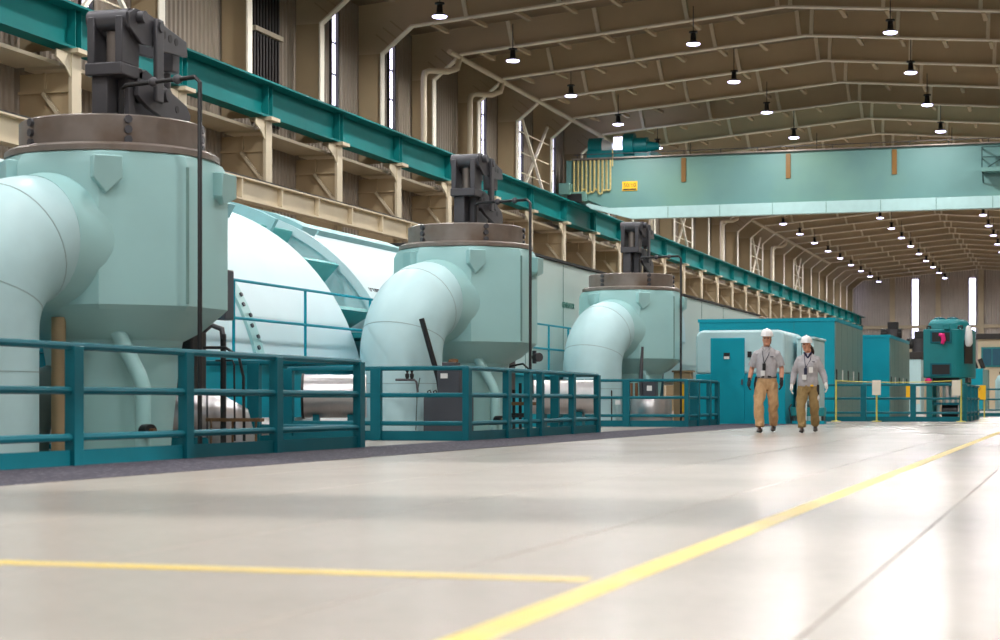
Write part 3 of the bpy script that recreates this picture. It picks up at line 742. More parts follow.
# middle valve: dark cabinets, lever bar, gauges
cb = thing('control_cabinet', 'dark grey two-tier cabinet in front of the middle valve', 'cabinet', (-9.72, 28.3, 0))
MB().box(-0.34, 0.34, -0.25, 0.3, 0, 0.68).build('lower_case', DGREY, cb, bevel=0.02)
u = MB().box(-0.12, 0.26, -0.2, 0.2, 0.68, 1.14).build('upper_case', DGREY, cb, bevel=0.02)
MB().box(-0.06, 0.16, -0.14, 0.14, 1.14, 1.2).build('cap', GUN, cb, bevel=0.01)
MB().box(-0.06, 0.06, -0.206, -0.2, 0.94, 1.02).build('nameplate', WHITE, u, smooth=False)
MB().box(0.255, 0.275, -0.18, -0.1, 0.4, 0.5).build('latch', SILVER, cb, smooth=False)
for x in (-0.28, -0.18): MB().tube([(x, -0.2, 0.68), (x, -0.2, 0.73), (x + 0.04, -0.2, 0.75), (x + 0.06, -0.2, 0.7)], 0.012, 6).build('lifting_eye', BLACK, cb)
MB().cyl((-0.08, 0.5, 0.0), (-0.08, 0.5, 1.22), 0.055, 12).build('conduit', TANP, cb)
MB().lathe([(0.05, 0), (0.085, 0.02), (0.08, 0.06), (0.03, 0.07)], (-0.08, 0.5, 1.2), 16).build('conduit_cap', BRASS, cb)
tag(MB().tube([(-9.92, 28.5, 0.72), (-9.95, 28.5, 0.92), (-10.22, 28.42, 1.92)], [0.05, 0.045, 0.045], 12).build('lever_bar', BLACK), 'black slanted bar leaning by the middle valve pipe', 'bar')
vg = thing('gauge_manifold', 'small twin valve manifold on the middle valve pipe', 'gauge', (-10.35, 28.1, 0.9))
MB().tube([(-0.2, 0, 0.02), (0.12, 0, 0.02), (0.16, 0, -0.02), (0.18, 0, -0.18)], 0.02, 8).build('tube', GUN, vg)
for x in (0.0, 0.08): MB().lathe([(0.02, 0), (0.035, 0.04), (0.035, 0.08), (0.015, 0.1), (0.03, 0.14), (0.01, 0.15)], (x, 0, 0.03), 10).build('hand_valve', BLACK, vg)
for x in (-0.06, 0.14): MB().box(x, x + 0.1, -0.02, 0.0, -0.25, -0.19).build('tag_plate', WHITE, vg, smooth=False)
tag(MB().tube([(-10.15, 28.15, 0.95), (-10.2, 28.15, 0.7), (-10.22, 28.15, 0.1)], 0.01, 6).build('thin_cable', DPIPE), 'thin grey cable hanging down the middle valve pipe', 'cable')
mp = thing('impulse_piping', 'dark piping with hand valves right of the middle valve', 'piping', (-9.5, 31.95, 0))
for x in (-0.22, -0.1, 0.1): MB().cyl((x, 0, 0), (x, 0, 1.0 + x), 0.03, 8).build('riser', BLACK, mp)
MB().tube([(-0.3, 0, 1.2), (-0.05, 0, 1.25), (0.12, 0, 1.1), (0.14, 0, 0.6)], 0.02, 8).build('hose', BLACK, mp)
MB().box(-0.3, 0.24, -0.08, 0.08, 0.5, 0.56).build('tray', BRASS, mp, smooth=False)
MB().box(-0.3, 0.1, -0.1, 0.1, 0.28, 0.36).build('valve_block', BLACK, mp, bevel=0.02)
hw = MB().tube([(0.22, -0.12, 1.36), (0.32, -0.2, 1.36)], 0.08, 14).build('handwheel', GUN, mp)
MB().cyl((0.2, -0.12, 1.25), (0.2, -0.12, 1.48), 0.04, 10).build('bonnet', GUN, mp)
# farthest valve: drum, cabinet, lever
fd = thing('oil_drum_tank', 'grey round tank behind the railing of the farthest valve', 'tank', (-9.5, 42.2, 0))
MB().lathe([(0.45, 0.0), (0.48, 0.05), (0.48, 0.62), (0.44, 0.68), (0.05, 0.7)], n=28).build('shell', SILVER, fd)
MB().box(-0.16, 0.14, -0.16, 0.16, 0.69, 1.06).build('cabinet', DGREY, fd, bevel=0.02)
MB().box(-0.06, 0.06, -0.166, -0.16, 0.82, 0.94).build('nameplate', WHITE, fd, smooth=False)
MB().tube([(-0.22, 0, 0.7), (-0.24, 0, 1.12), (-0.2, 0, 1.85)], [0.05, 0.05, 0.03], 10).build('lever', GUN, fd)
for x in (-0.42, -0.3): MB().cyl((x, -0.2, 0.66), (x, -0.2, 1.0), 0.035, 10).build('fitting', BRASS, fd)
fp = thing('impulse_piping', 'thin dark hose and riser left of the tank at farthest valve', 'piping', (-10.3, 41.6, 0))
MB().tube([(0, 0, 0), (0, 0, 0.8), (-0.08, 0, 1.0), (-0.12, 0, 1.15)], 0.025, 8).build('hose', BLACK, fp)
MB().cyl((0, 0, 0.66), (0.5, 0, 0.66), 0.025, 8).build('crossbar', BLACK, fp)
for x in (0.1, 0.3): MB().box(x, x + 0.12, -0.02, 0.02, 0.5, 0.6).build('tag_plate', WHITE, fp, smooth=False)
yc = thing('junction_cabinet', 'tan and yellow cabinet between the farthest valve and the cabin', 'cabinet', (-9.35, 45.2, 0))
MB().box(-0.22, 0.22, -0.15, 0.15, 0, 1.3).build('case', TANP, yc, bevel=0.015)
MB().box(0.0, 0.12, -0.156, -0.15, 0.3, 1.0).build('stripe', YELLOW, yc, smooth=False)
MB().box(-0.26, 0.26, -0.18, 0.18, 1.3, 1.34).build('lid', TANP, yc, smooth=False)

# ================================================================== cabins and cabinets
ca = thing('acoustic_cabin', 'pale blue cabin with rounded roof and teal door behind the man', 'cabin', (-8.25, 47.0, 0))
prof = [(-1.15, 1.28), (1.15, 1.28), (1.15, 2.1)] + arc(0.95, 2.2, 0.2, 0, 90, 6)[1:] + arc(-0.95, 2.2, 0.2, 90, 180, 6)
MB().prism(prof, 0, 3.2).build('upper_shell', PIPEP, ca, bevel=0.06, ang=50)
MB().box(-1.15, 1.15, 0, 3.2, 0, 1.28).build('lower_shell', TEALB, ca, bevel=0.02)
dr = MB().box(-0.76, 0.12, -0.03, 0.02, 0.06, 2.2).build('door', TEALB, ca, bevel=0.01)
pq = MB().box(-0.42, -0.26, -0.04, -0.03, 1.66, 1.82).build('plaque', BLACK, dr, smooth=False)
MB().box(-0.41, -0.27, -0.045, -0.04, 1.66, 1.73).build('plaque_text', WHITE, dr, smooth=False)
MB().box(0.04, 0.08, -0.08, -0.03, 1.0, 1.14).build('handle', DGREY, dr, bevel=0.005)
MB().box(0.2, 0.3, -0.06, 0.0, 1.7, 1.85).build('switch_box', BLACK, ca, bevel=0.005)
MB().box(-1.17, 1.17, -0.03, 3.22, 0, 0.08).build('skirt', TEALB, ca, smooth=False)
cc = thing('pale_cabinet', 'lower pale blue cabinet between the two people, right of the cabin', 'cabinet', (-7.03, 49.0, 0))
MB().box(0.02, 0.46, -0.6, 1.6, 0, 2.2).build('case', PIPEP, cc, bevel=0.03)
MB().box(0.01, 0.5, -0.64, 1.64, 2.2, 2.26).build('roof_lip', PIPEP, cc, bevel=0.02)
for x in (0.15, 0.31): MB().box(x - 0.008, x + 0.008, -0.606, -0.6, 0.05, 2.15).build('panel_seam', GSIDE, cc, smooth=False)
hp = thing('hydraulic_unit', 'small dark green hydraulic unit on floor between the two people', 'pump', (-6.7, 47.5, 0))
MB().box(-0.3, 0.55, -0.2, 0.2, 0.2, 0.42).build('tank', TEALD, hp, bevel=0.02)
MB().box(-0.3, 0.55, -0.2, 0.2, 0.0, 0.08).build('base', TEALB, hp, smooth=False)
for x in (-0.26, 0.5): MB().box(x - 0.03, x + 0.03, -0.18, 0.18, 0.08, 0.2).build('foot', BLACK, hp, smooth=False)
MB().cyl((-0.2, 0, 0.5), (0.3, 0, 0.5), 0.1, 14).build('motor', DPIPE, hp)
MB().tube([(-0.3, -0.1, 0.5), (-0.34, -0.2, 0.4), (-0.28, -0.22, 0.02)], 0.02, 8).build('hose', BLACK, hp)
MB().tube([(-0.1, -0.15, 0.66), (0.1, -0.2, 0.6), (0.08, -0.22, 0.1)], 0.02, 8).build('hose', WHITE, hp)

def cubicle(name, x0, x1, y0, y1, h, n, label):
    o = thing(name, label, 'enclosure', (x1, y0, 0))
    w_ = x1 - x0; l_ = y1 - y0
    MB().box(-w_, 0, 0, l_, 0, h).build('case', TEALB, o, bevel=0.02)
    MB().box(-w_ - 0.03, 0.03, -0.03, l_ + 0.03, h - 0.1, h).build('cornice', TEALB, o, smooth=False)
    for k in range(n):
        a = l_ * k / n; b = l_ * (k + 1) / n
        p = MB().box(0.0, 0.03, a + 0.02, b - 0.02, 0.06, h - 0.12).build('side_panel', GSIDE, o, bevel=0.006)
        MB().box(0.03, 0.06, a + 0.12, a + 0.2, h * 0.4, h * 0.5).build('handle', WHITE if k % 2 else BLACK, p, smooth=False)
    if w_ > 2:
        MB().box(-1.2, -1.185, -0.006, 0, 0.05, h - 0.12).build('panel_seam', TEALD, o, smooth=False)
cubicle('switchgear_cubicle', -10.9, -6.85, 55.0, 62.2, 3.05, 5, 'big bright teal switchgear cubicle behind the woman')
cubicle('switchgear_cubicle', -7.1, -6.12, 64.0, 71.5, 2.85, 5, 'smaller teal cubicle with grey side, left of the vented machine')

# vented teal machine on a stand
vm = thing('exciter_machine', 'tall teal vented machine with domed top on an open stand', 'machine', (-4.35, 66.0, 0))
plan = [(-0.8, 0), (0.28, 0), (0.5, 0.12), (0.85, 0.9), (0.85, 2.4), (-0.8, 2.4)]
body = MB().prism(plan, 1.4, 3.1, 'z').build('body', TEALD, vm, bevel=0.03)
for z0, z1 in ((2.66, 2.98), (1.52, 1.86)):
    fr_ = MB().box(-0.56, 0.16, -0.05, 0.02, z0 - 0.05, z1 + 0.05).build('vent_frame', TEAL, body, bevel=0.01)
    MB().box(-0.5, 0.1, -0.056, -0.05, z0, z1).build('vent_opening', BLACK, fr_, smooth=False)
sv_ = MB().box(-0.02, 0.01, -0.3, 0.3, 1.9, 2.7).build('side_louvre', BLACK, body, smooth=False); sv_.location = (0.7, 0.53, 0); sv_.rotation_euler = (0, 0, math.radians(-24))
MB().loft([[(x * s + 0.0, (y - 1.2) * s + 1.2, z) for x, y in plan] for s, z in ((0.82, 3.1), (0.8, 3.3), (0.68, 3.44), (0.62, 3.46))]).build('dome', TEALD, vm, bevel=0.02)
for x in (-0.3, 0.15): MB().lathe([(0.2, 0), (0.2, 0.06), (0.05, 0.1)], (x, 0.8, 3.45), 18).build('dome_cap', TEAL, vm)
for x in (-0.62, 0.45): MB().tube([(x - 0.06, 0.1, 3.1), (x - 0.06, 0.1, 3.2), (x + 0.06, 0.1, 3.2), (x + 0.06, 0.1, 3.1)], 0.035, 8).build('lifting_eye', BLACK, vm)
MB().box(-0.1, 0.1, -0.1, 0.02, 3.08, 3.26).build('nose_box', TEALD, vm, bevel=0.02)
for x, y in ((-0.6, 0.15), (0.5, 0.3), (-0.6, 2.2), (0.6, 2.2)): MB().box(x - 0.1, x + 0.1, y - 0.1, y + 0.1, 0, 1.4).build('stand_leg', TEALD, vm, smooth=False)
for z in (0.5, 1.2): MB().bar((-0.6, 0.15, z), (0.5, 0.3, z), 0.08, 0.08).build('stand_beam', TEAL, vm, smooth=False)
for k in range(4): MB().cyl((-0.35 + 0.2 * k, 0.9, 0), (-0.35 + 0.2 * k, 0.9, 1.3), 0.05, 10).build('duct', PIPEP, vm)
MB().box(-0.7, 0.7, 0.3, 2.3, 1.25, 1.4).build('base_frame', BLACK, vm, smooth=False)
MB().cyl((-0.2, 0.5, 0.25), (0.35, 0.5, 0.25), 0.22, 16).build('blower', BLACK, vm)
MB().tube([(-0.1, 0, 0.1), (0.02, -0.04, 0.08), (0.05, -0.05, -0.08), (0.0, -0.05, -0.22)], [0.05, 0.09, 0.08, 0.05], 10).build('rag', PINK, vm, loc=(-0.15, -0.1, 2.8), label='pink cloth in the upper vent')
MB().ball((0, 0, 0), 0.1, sc=(1.2, 0.6, 0.9)).build('rag', PINK, vm, loc=(-0.62, -0.06, 1.3), label='pink cloth under the body')
MB().loft([[(0.14 * s * math.cos(a), 0.08 * s * math.sin(a), z) for a in [2 * PI * k / 10 for k in range(10)]] for s, z in ((0.25, 0.28), (0.7, 0.2), (0.95, -0.1), (1.0, -0.35), (0.5, -0.46))]).build('white_bag', WHITE, vm, loc=(0.72, 0.3, 2.95))

# railing, signs and posts at the right
rr = thing('guard_railing', 'teal guard railing in front of the vented machine, right of the woman', 'railing', (0, 54.0, 0))
rail_run(rr, [(-7.3, 0), (-3.05, 0), (-3.05, 7.5)], [(-7.25, 0, PI / 2), (-5.9, 0, PI / 2), (-4.5, 0, PI / 2), (-3.05, 0, 0), (-3.05, 2.0, 0), (-3.05, 4.0, 0), (-3.05, 6.0, 0)])
def ypost(x, y, h, label):
    o = thing('barrier_post', label, 'post', (x, y, 0))
    MB().cyl((0, 0, 0), (0, 0, h), 0.025, 10).build('pole', YPOST, o); MB().lathe([(0.14, 0), (0.14, 0.015), (0.03, 0.03)], n=16).build('foot', YPOST, o)
ypost(-6.65, 53.75, 1.2, 'pale yellow barrier post beside the woman')
ypost(-3.15, 53.75, 1.2, 'pale yellow barrier post at the right railing corner')
ypost(-5.5, 53.75, 0.76, 'short yellow post under the left white card')
tag(MB().tube([(-6.62 + 3.44 * t / 12, 53.75, 1.17 - 0.05 * math.sin(PI * t / 12)) for t in range(13)], 0.012, 6).build('barrier_rope', YPOST), 'thin yellow rope strung along the right railing', 'rope')
def board(name, x, y, w_, z0, z1, mt, label):
    o = thing(name, label, 'sign', (x, y, 0))
    MB().box(-w_ / 2, w_ / 2, -0.015, 0.015, z0, z1).build('board', mt, o, bevel=0.004)
    return o
WCARD = mat('cream card', (228, 222, 205), 0.6)
board('notice_card', -5.5, 53.7, 0.24, 0.76, 1.18, WCARD, 'cream notice card hanging mid railing behind the woman')
board('notice_card', -3.28, 53.7, 0.24, 0.74, 1.18, WCARD, 'cream notice card at the right railing corner')
s1 = board('yellow_sign', -4.75, 56.2, 0.28, 0.68, 1.05, YELLOW, 'small yellow sign on post behind the right railing')
MB().cyl((0, 0.03, 0), (0, 0.03, 0.9), 0.02, 8).build('post', YPOST, s1)
MB().box(0.16, 0.26, 0, 0.02, 0.5, 1.0).build('side_card', WCARD, s1, smooth=False)
s2 = board('yellow_sign', -3.25, 66.0, 0.42, 0.64, 1.14, YELLOW, 'yellow sign on two thin posts right of the railing')
for x in (-0.05, 0.16): MB().cyl((x, 0.03, 0), (x, 0.03, 0.8), 0.022, 8).build('post', YPOST, s2)
text('lettering', 'V', 0.16, OCHRE, s2, (0, -0.017, 1.0), (PI / 2, 0, 0))
# far machinery seen past the vented machine
pc = thing('pale_cabinet', 'pale blue cabinet between the teal cubicle and the vented machine', 'cabinet', (-7.55, 90.0, 0))
MB().box(-0.42, 0.42, 0, 2, 0, 2.6).build('case', PIPEP, pc, bevel=0.03); MB().box(-0.46, 0.46, -0.04, 2.04, 2.6, 2.95).build('top_duct', LOUVER, pc, bevel=0.02)
MB().box(-0.3, -0.22, -0.03, 0, 1.2, 1.5).build('handle', DGREY, pc, smooth=False)
def far_motor(x, y, z, s, label):
    o = thing('valve_motor', label, 'motor', (x, y, 0))
    MB().cyl((0, 0, 0), (0, 0, z), 0.16 * s, 12).build('column', LOUVER, o)
    MB().cyl((0, 0, z), (0, 0, z + 0.7 * s), 0.3 * s, 16).build('bonnet', GUN, o)
    MB().cyl((-0.5 * s, 0, z + 0.5 * s), (0.4 * s, 0, z + 0.5 * s), 0.22 * s, 14).build('motor', BLACK, o)
    MB().box(-0.2 * s, 0.25 * s, -0.2 * s, 0.2 * s, z + 0.7 * s, z + 1.0 * s).build('terminal_box', BLACK, o, bevel=0.02)
    MB().box(-0.4 * s, 0.4 * s, -0.3 * s, 0.3 * s, z - 0.3 * s, z).build('yoke', GUN, o, bevel=0.02)
far_motor(-9.4, 100, 3.6, 1.2, 'dark motorised valve above the small teal cubicle')
far_motor(-8.0, 100, 3.0, 1.3, 'dark motorised valve left of the vented machine')
tag(MB().box(-9.6, -7.4, 104, 108, 0, 3.6).build('concrete_block', BEIGE, bevel=0.05), 'cream block wall behind the dark motorised valves', 'block')
rm = thing('control_room', 'cream control room with blue window at far right', 'room', (-6.0, 120.0, 0))
MB().box(0, 9.5, 0, 6, 0, 4.5).build('wall', BEIGE, rm, smooth=False)
MB().box(-0.1, 9.6, -0.15, 6.1, 4.5, 4.85).build('roof', LOUVER, rm, smooth=False)
wf = MB().box(0.2, 1.5, -0.08, 0.0, 2.75, 4.0).build('window_frame', TEALD, rm, smooth=False)
MB().box(0.3, 0.82, -0.1, -0.08, 2.85, 3.9).build('pane', GLASSD, wf, smooth=False); MB().box(0.88, 1.4, -0.1, -0.08, 2.85, 3.9).build('pane', GLASSD, wf, smooth=False)
MB().box(1.3, 9.5, -0.15, 0, 2.3, 2.45).build('ledge', LOUVER, rm, smooth=False)
tb = thing('breaker_cubicle', 'teal breaker cubicle with dark bushings at far right', 'cubicle', (-4.25, 82.0, 0))
MB().box(-0.45, 0.35, 0, 1.6, 0, 2.0).build('case', TEALB, tb, bevel=0.02); MB().box(0.35, 0.55, 0, 1.6, 0, 1.95).build('side_panel', GSIDE, tb, bevel=0.01)
for k in range(3): MB().cyl((-0.25 + 0.3 * k, 0.5, 2.0), (-0.4 + 0.3 * k, 0.5, 2.42), 0.1, 12).build('bushing', LOUVER, tb)
tk = thing('pale_tank', 'pale blue rounded tank at the right picture edge', 'tank', (-2.95, 84.0, 0))
MB().lathe([(0.5, 0), (0.52, 0.1), (0.52, 1.5), (0.4, 1.72), (0.05, 1.8)], n=24).build('shell', PIPEP, tk); MB().cyl((0, 0, 1.75), (0, 0, 1.95), 0.12, 12).build('cap', GUN, tk)
r2 = thing('guard_railing', 'teal guard railing at the far right picture edge', 'railing', (0, 74.0, 0))
rail_run(r2, [(-4.0, 0), (3.0, 0)], [(-4.0 + 1.4 * k, 0, PI / 2) for k in range(6)])
tag(MB().box(-4.2, 3.0, 75.5, 75.8, 0, 0.28).build('kerb', WHITE, bevel=0.02), 'white kerb behind the far right railing', 'kerb')

# ================================================================== people
def remesh(mb, name, mt, parent, voxel=0.012, smooth=6, folds=0.0):
    me = mb.mesh(name, None, False)
    t = bpy.data.objects.new('tmp', me); COL.objects.link(t)
    m = t.modifiers.new('r', 'REMESH'); m.mode = 'VOXEL'; m.voxel_size = voxel
    s = t.modifiers.new('s', 'SMOOTH'); s.iterations = smooth; s.factor = 0.5
    dg = bpy.context.evaluated_depsgraph_get(); m2 = bpy.data.meshes.new_from_object(t.evaluated_get(dg))
    bpy.data.objects.remove(t); bpy.data.meshes.remove(me)
    if folds:
        co = [v_.co.copy() for v_ in m2.vertices]; no = [v_.normal.copy() for v_ in m2.vertices]; out = []
        for q, nn in zip(co, no): out += list(q + nn * (folds * noise.noise(Vector((q.x * 16, q.y * 16, q.z * 9)))))
        m2.vertices.foreach_set('co', out); m2.update()
    m2.name = name; m2.materials.clear(); m2.materials.append(mt)
    m2.polygons.foreach_set('use_smooth', [True] * len(m2.polygons))
    o = bpy.data.objects.new(name, m2); COL.objects.link(o); o.parent = parent
    return o
def ell(cx, cy, z, rx, ry, n=20): return [(cx + rx * math.cos(2 * PI * k / n), cy + ry * math.sin(2 * PI * k / n), z) for k in range(n)]
SKIN = mat('skin', (206, 150, 122), 0.55, var=0.05, scale=20)
LIPS = mat('lips', (168, 96, 84), 0.5); EYE = mat('eye dark', (40, 30, 26), 0.3)
GREYSH = mat('light grey knit', (176, 174, 178), 0.85, var=0.06, scale=25, bump=0.15, bscale=60)
TANT = mat('tan cotton', (190, 154, 112), 0.8, var=0.08, scale=14, bump=0.25, bscale=18)
OLIVE = mat('khaki cotton', (148, 124, 80), 0.8, var=0.08, scale=14, bump=0.25, bscale=18)
SHOE = mat('brown black leather', (52, 42, 38), 0.5); HAIRM = mat('dark brown hair', (42, 28, 24), 0.6); GHAIR = mat('grey hair', (120, 108, 100), 0.6)
NAVY = mat('navy cloth', (32, 36, 66), 0.7); WGLOVE = mat('white glove', (232, 230, 226), 0.8); BGLOVE = mat('black glove', (28, 28, 32), 0.7); HATM = mat('white hard hat', (244, 244, 244), 0.3, var=0.01)

def hand(parent, wrist, dirv, side, mt):
    """gloved hand hanging from the wrist: palm, four curled fingers and a thumb"""
    W = Vector(wrist); d = Vector(dirv).normalized()
    f = Vector((0, -1, 0)); f = (f - d * f.dot(d)).normalized()      # forward edge (thumb side)
    nrm = d.cross(f).normalized()                                     # across the palm
    inn = Vector((-side, 0, 0)); inn = (inn - d * inn.dot(d) - f * inn.dot(f)).normalized()
    m = MB()
    m.tube([W - d * 0.05, W, W + d * 0.04, W + d * 0.09, W + d * 0.11], [(0.032, 0.032), (0.03, 0.03), (0.034, 0.046), (0.032, 0.05), (0.026, 0.046)] if abs(d.z) > 0 else 0.03, 12)
    for k, (off, ln) in enumerate(((0.033, 0.075), (0.011, 0.085), (-0.011, 0.078), (-0.033, 0.06))):
        b = W + d * 0.1 + f * off
        p1 = b + d * ln * 0.45 + inn * 0.008; p2 = b + d * ln * 0.8 + inn * 0.026; p3 = b + d * ln * 0.95 + inn * 0.048
        m.tube([b - d * 0.03, b, p1, p2, p3], [0.0125, 0.013, 0.012, 0.011, 0.009], 8)
    t0 = W + d * 0.03 + f * 0.03
    m.tube([t0, t0 + f * 0.025 + d * 0.025 + inn * 0.01, t0 + f * 0.032 + d * 0.055 + inn * 0.022, t0 + f * 0.028 + d * 0.075 + inn * 0.03], [0.014, 0.014, 0.012, 0.009], 8)
    return remesh(m, 'glove', mt, parent, 0.0045, 3)

def person(cfg, loc, rz, label):
    S = cfg['scale']; fem = cfg['fem']
    p = empty('person', loc, rz, label, 'person')
    p.scale = (S, S, S)
    sw = 0.2 if not fem else 0.178
    legs = cfg['legs']; arms = cfg['arms']
    # continuous body (skin)
    b = MB()
    b.loft([ell(0, 0.01, z, rx, ry) for z, rx, ry in ((0.84, 0.12, 0.09), (0.95, 0.15, 0.1), (1.1, 0.13, 0.09), (1.3, 0.16, 0.1), (1.45, 0.15, 0.08), (1.51, 0.08, 0.065), (1.56, 0.062, 0.062), (1.64, 0.06, 0.066))])
    hx = cfg['turn']
    hd = MB()
    b.loft([ell(hx * t2, -0.02 + y, z, rx, ry) for z, rx, ry, y, t2 in ((1.585, 0.035, 0.035, -0.055, 1), (1.6, 0.055, 0.065, -0.035, 1), (1.64, 0.068, 0.085, -0.01, 1), (1.69, 0.074, 0.097, 0, 1), (1.75, 0.077, 0.1, 0.005, 1), (1.8, 0.07, 0.09, 0.01, 1), (1.825, 0.045, 0.06, 0.01, 1))])
    b.tube([(hx * 1.6, -0.105, 1.715), (hx * 1.8, -0.125, 1.685), (hx * 1.8, -0.128, 1.672), (hx * 1.7, -0.105, 1.662)], [0.01, 0.014, 0.016, 0.012], 8)
    for s in (-1, 1):
        b.ball((s * 0.077 + hx, 0.0, 1.69), 0.022, 8, 6, (0.45, 0.8, 1.3))
        sh = Vector((s * (sw - 0.03), 0.01, 1.43)); e = Vector(arms[s][0]); w_ = Vector(arms[s][1])
        b.tube([sh, sh.lerp(e, 0.5), e, e.lerp(w_, 0.4), w_], [0.05, 0.05, 0.045, 0.046, 0.032], 12)
        hp_, kn, an = Vector((s * 0.09, 0.01, 0.9)), Vector(legs[s][0]), Vector(legs[s][1])
        b.tube([hp_, hp_.lerp(kn, 0.5), kn, kn.lerp(an, 0.35), an], [0.085, 0.075, 0.055, 0.055, 0.038], 12)
    body = remesh(b, 'body', SKIN, p, 0.009, 5)
    for s in (-1, 1):
        MB().ball((hx * 1.5 + s * 0.03, -0.108, 1.715), 0.011, 8, 6, (1.3, 0.5, 0.8)).build('eye', EYE, body)
        MB().tube([(hx * 1.5 + s * 0.012, -0.113, 1.732), (hx * 1.5 + s * 0.05, -0.1, 1.733)], 0.005, 6).build('eyebrow', HAIRM if fem else GHAIR, body)
    MB().tube([(hx * 1.6 - 0.022, -0.106, 1.635), (hx * 1.7, -0.114, 1.637), (hx * 1.6 + 0.022, -0.106, 1.635)], [0.003, 0.006, 0.003], 8).build('mouth', LIPS, body)
    # hair
    h = MB()
    h.loft([ell(hx, 0.012, z, rx, ry) for z, rx, ry in ((1.7, 0.07, 0.085), (1.73, 0.081, 0.1), (1.78, 0.081, 0.1), (1.81, 0.07, 0.09))])
    if fem: h.tube([(hx + 0.02, 0.08, 1.72), (0.06, 0.1, 1.65), (0.09, 0.1, 1.58), (0.1, 0.09, 1.52)], [0.05, 0.045, 0.035, 0.015], 10)
    else: h.loft([ell(hx, 0.045, z, 0.074, 0.06) for z in (1.62, 1.66, 1.72)])
    ho = remesh(h, 'hair', HAIRM if fem else GHAIR, p, 0.008, 3); ho.location = (0, 0.012, 0)
    # hard hat
    hat = MB().loft([ell(hx, -0.005, z, rx, ry, 28) for z, rx, ry in ((1.755, 0.112, 0.135), (1.77, 0.116, 0.138), (1.8, 0.112, 0.132), (1.84, 0.1, 0.118), (1.875, 0.074, 0.09), (1.893, 0.04, 0.05), (1.897, 0.01, 0.015))]).build('hard_hat', HATM, p)
    MB().loft([ell(hx, -0.05, z, rx, ry, 28) for z, rx, ry in ((1.752, 0.105, 0.13), (1.756, 0.114, 0.142), (1.768, 0.112, 0.135))]).build('peak', HATM, hat)
    MB().tube([(hx, -0.13, 1.8), (hx, -0.09, 1.865), (hx, 0, 1.902), (hx, 0.08, 1.87)], 0.012, 8).build('ridge', HATM, hat)
    # shirt
    m = MB()
    if fem:
        rings = ((0.9, 0.19, 0.135, 0), (0.98, 0.205, 0.145, 0), (1.08, 0.19, 0.135, 0), (1.18, 0.187, 0.135, -0.005), (1.29, 0.2, 0.155, -0.02), (1.36, 0.205, 0.145, -0.015), (1.45, 0.19, 0.112, 0), (1.52, 0.12, 0.09, 0), (1.56, 0.078, 0.078, 0))
    else:
        rings = ((0.98, 0.178, 0.13, 0), (1.05, 0.185, 0.138, -0.01), (1.15, 0.187, 0.14, -0.015), (1.27, 0.195, 0.138, -0.01), (1.37, 0.212, 0.135, 0), (1.46, 0.2, 0.112, 0), (1.53, 0.13, 0.09, 0), (1.57, 0.08, 0.078, 0))
    m.loft([ell(0, 0.01 + y, z, rx, ry) for z, rx, ry, y in rings])
    for s in (-1, 1):
        sh = Vector((s * (sw - 0.015), 0.01, 1.435)); e = Vector(arms[s][0]); w_ = Vector(arms[s][1])
        sh0 = Vector((s * 0.1, 0.01, 1.465)); sh = sh + Vector((-s * 0.01, 0, -0.005))
        if fem: m.tube([sh0, sh, sh.lerp(e, 0.4), e, e.lerp(w_, 0.5), e.lerp(w_, 0.95)], [0.06, 0.08, 0.078, 0.068, 0.062, 0.046], 14)
        else: m.tube([sh0, sh, sh.lerp(e, 0.45), sh.lerp(e, 0.85)], [0.06, 0.082, 0.084, 0.082], 14)
    shirt = remesh(m, 'shirt', GREYSH, p, 0.01, 4, 0.01)
    MB().tube([(-0.072, -0.05, 1.565), (-0.035, -0.085, 1.52), (0, -0.092, 1.45)], [0.02, 0.022, 0.012], 8).build('collar', GREYSH if not fem else NAVY, shirt)
    MB().tube([(0.072, -0.05, 1.565), (0.035, -0.085, 1.52), (0, -0.092, 1.45)], [0.02, 0.022, 0.012], 8).build('collar', GREYSH if not fem else NAVY, shirt)
    MB().box(0.08, 0.135, -0.128, -0.115, 1.375, 1.388).build('chest_print', NAVY, shirt, smooth=False)
    # trousers
    m = MB()
    zt = 1.03 if not fem else 0.96
    m.loft([ell(0, 0.01, z, rx, ry) for z, rx, ry in ((0.78, 0.12, 0.1), (0.86, 0.175, 0.128), (0.94, 0.182, 0.132), (zt, 0.172, 0.126))])
    for s in (-1, 1):
        hp_, kn, an = Vector((s * 0.095, 0.01, 0.9)), Vector(legs[s][0]), Vector(legs[s][1])
        up = Vector((0, 0, 0.02))
        m.tube([hp_, hp_.lerp(kn, 0.4), hp_.lerp(kn, 0.75), kn, kn.lerp(an, 0.4), kn.lerp(an, 0.8), an + up], [0.102, 0.106, 0.094, 0.087, 0.083, 0.079, 0.082], 16)
        q = hp_.lerp(kn, 0.72)
        if not fem: m.box(q.x + s * 0.06 - 0.03, q.x + s * 0.06 + 0.03, q.y - 0.07, q.y + 0.07, q.z - 0.1, q.z + 0.08)
        for t in (0.1, 0.35, 0.85): 
            c = kn.lerp(an, t); m.tube([c + Vector((-0.05, -0.055, 0.0)), c + Vector((0.05, -0.06, 0.03))], 0.028, 8)
    remesh(m, 'trousers', OLIVE if fem else TANT, p, 0.011, 3, 0.022)
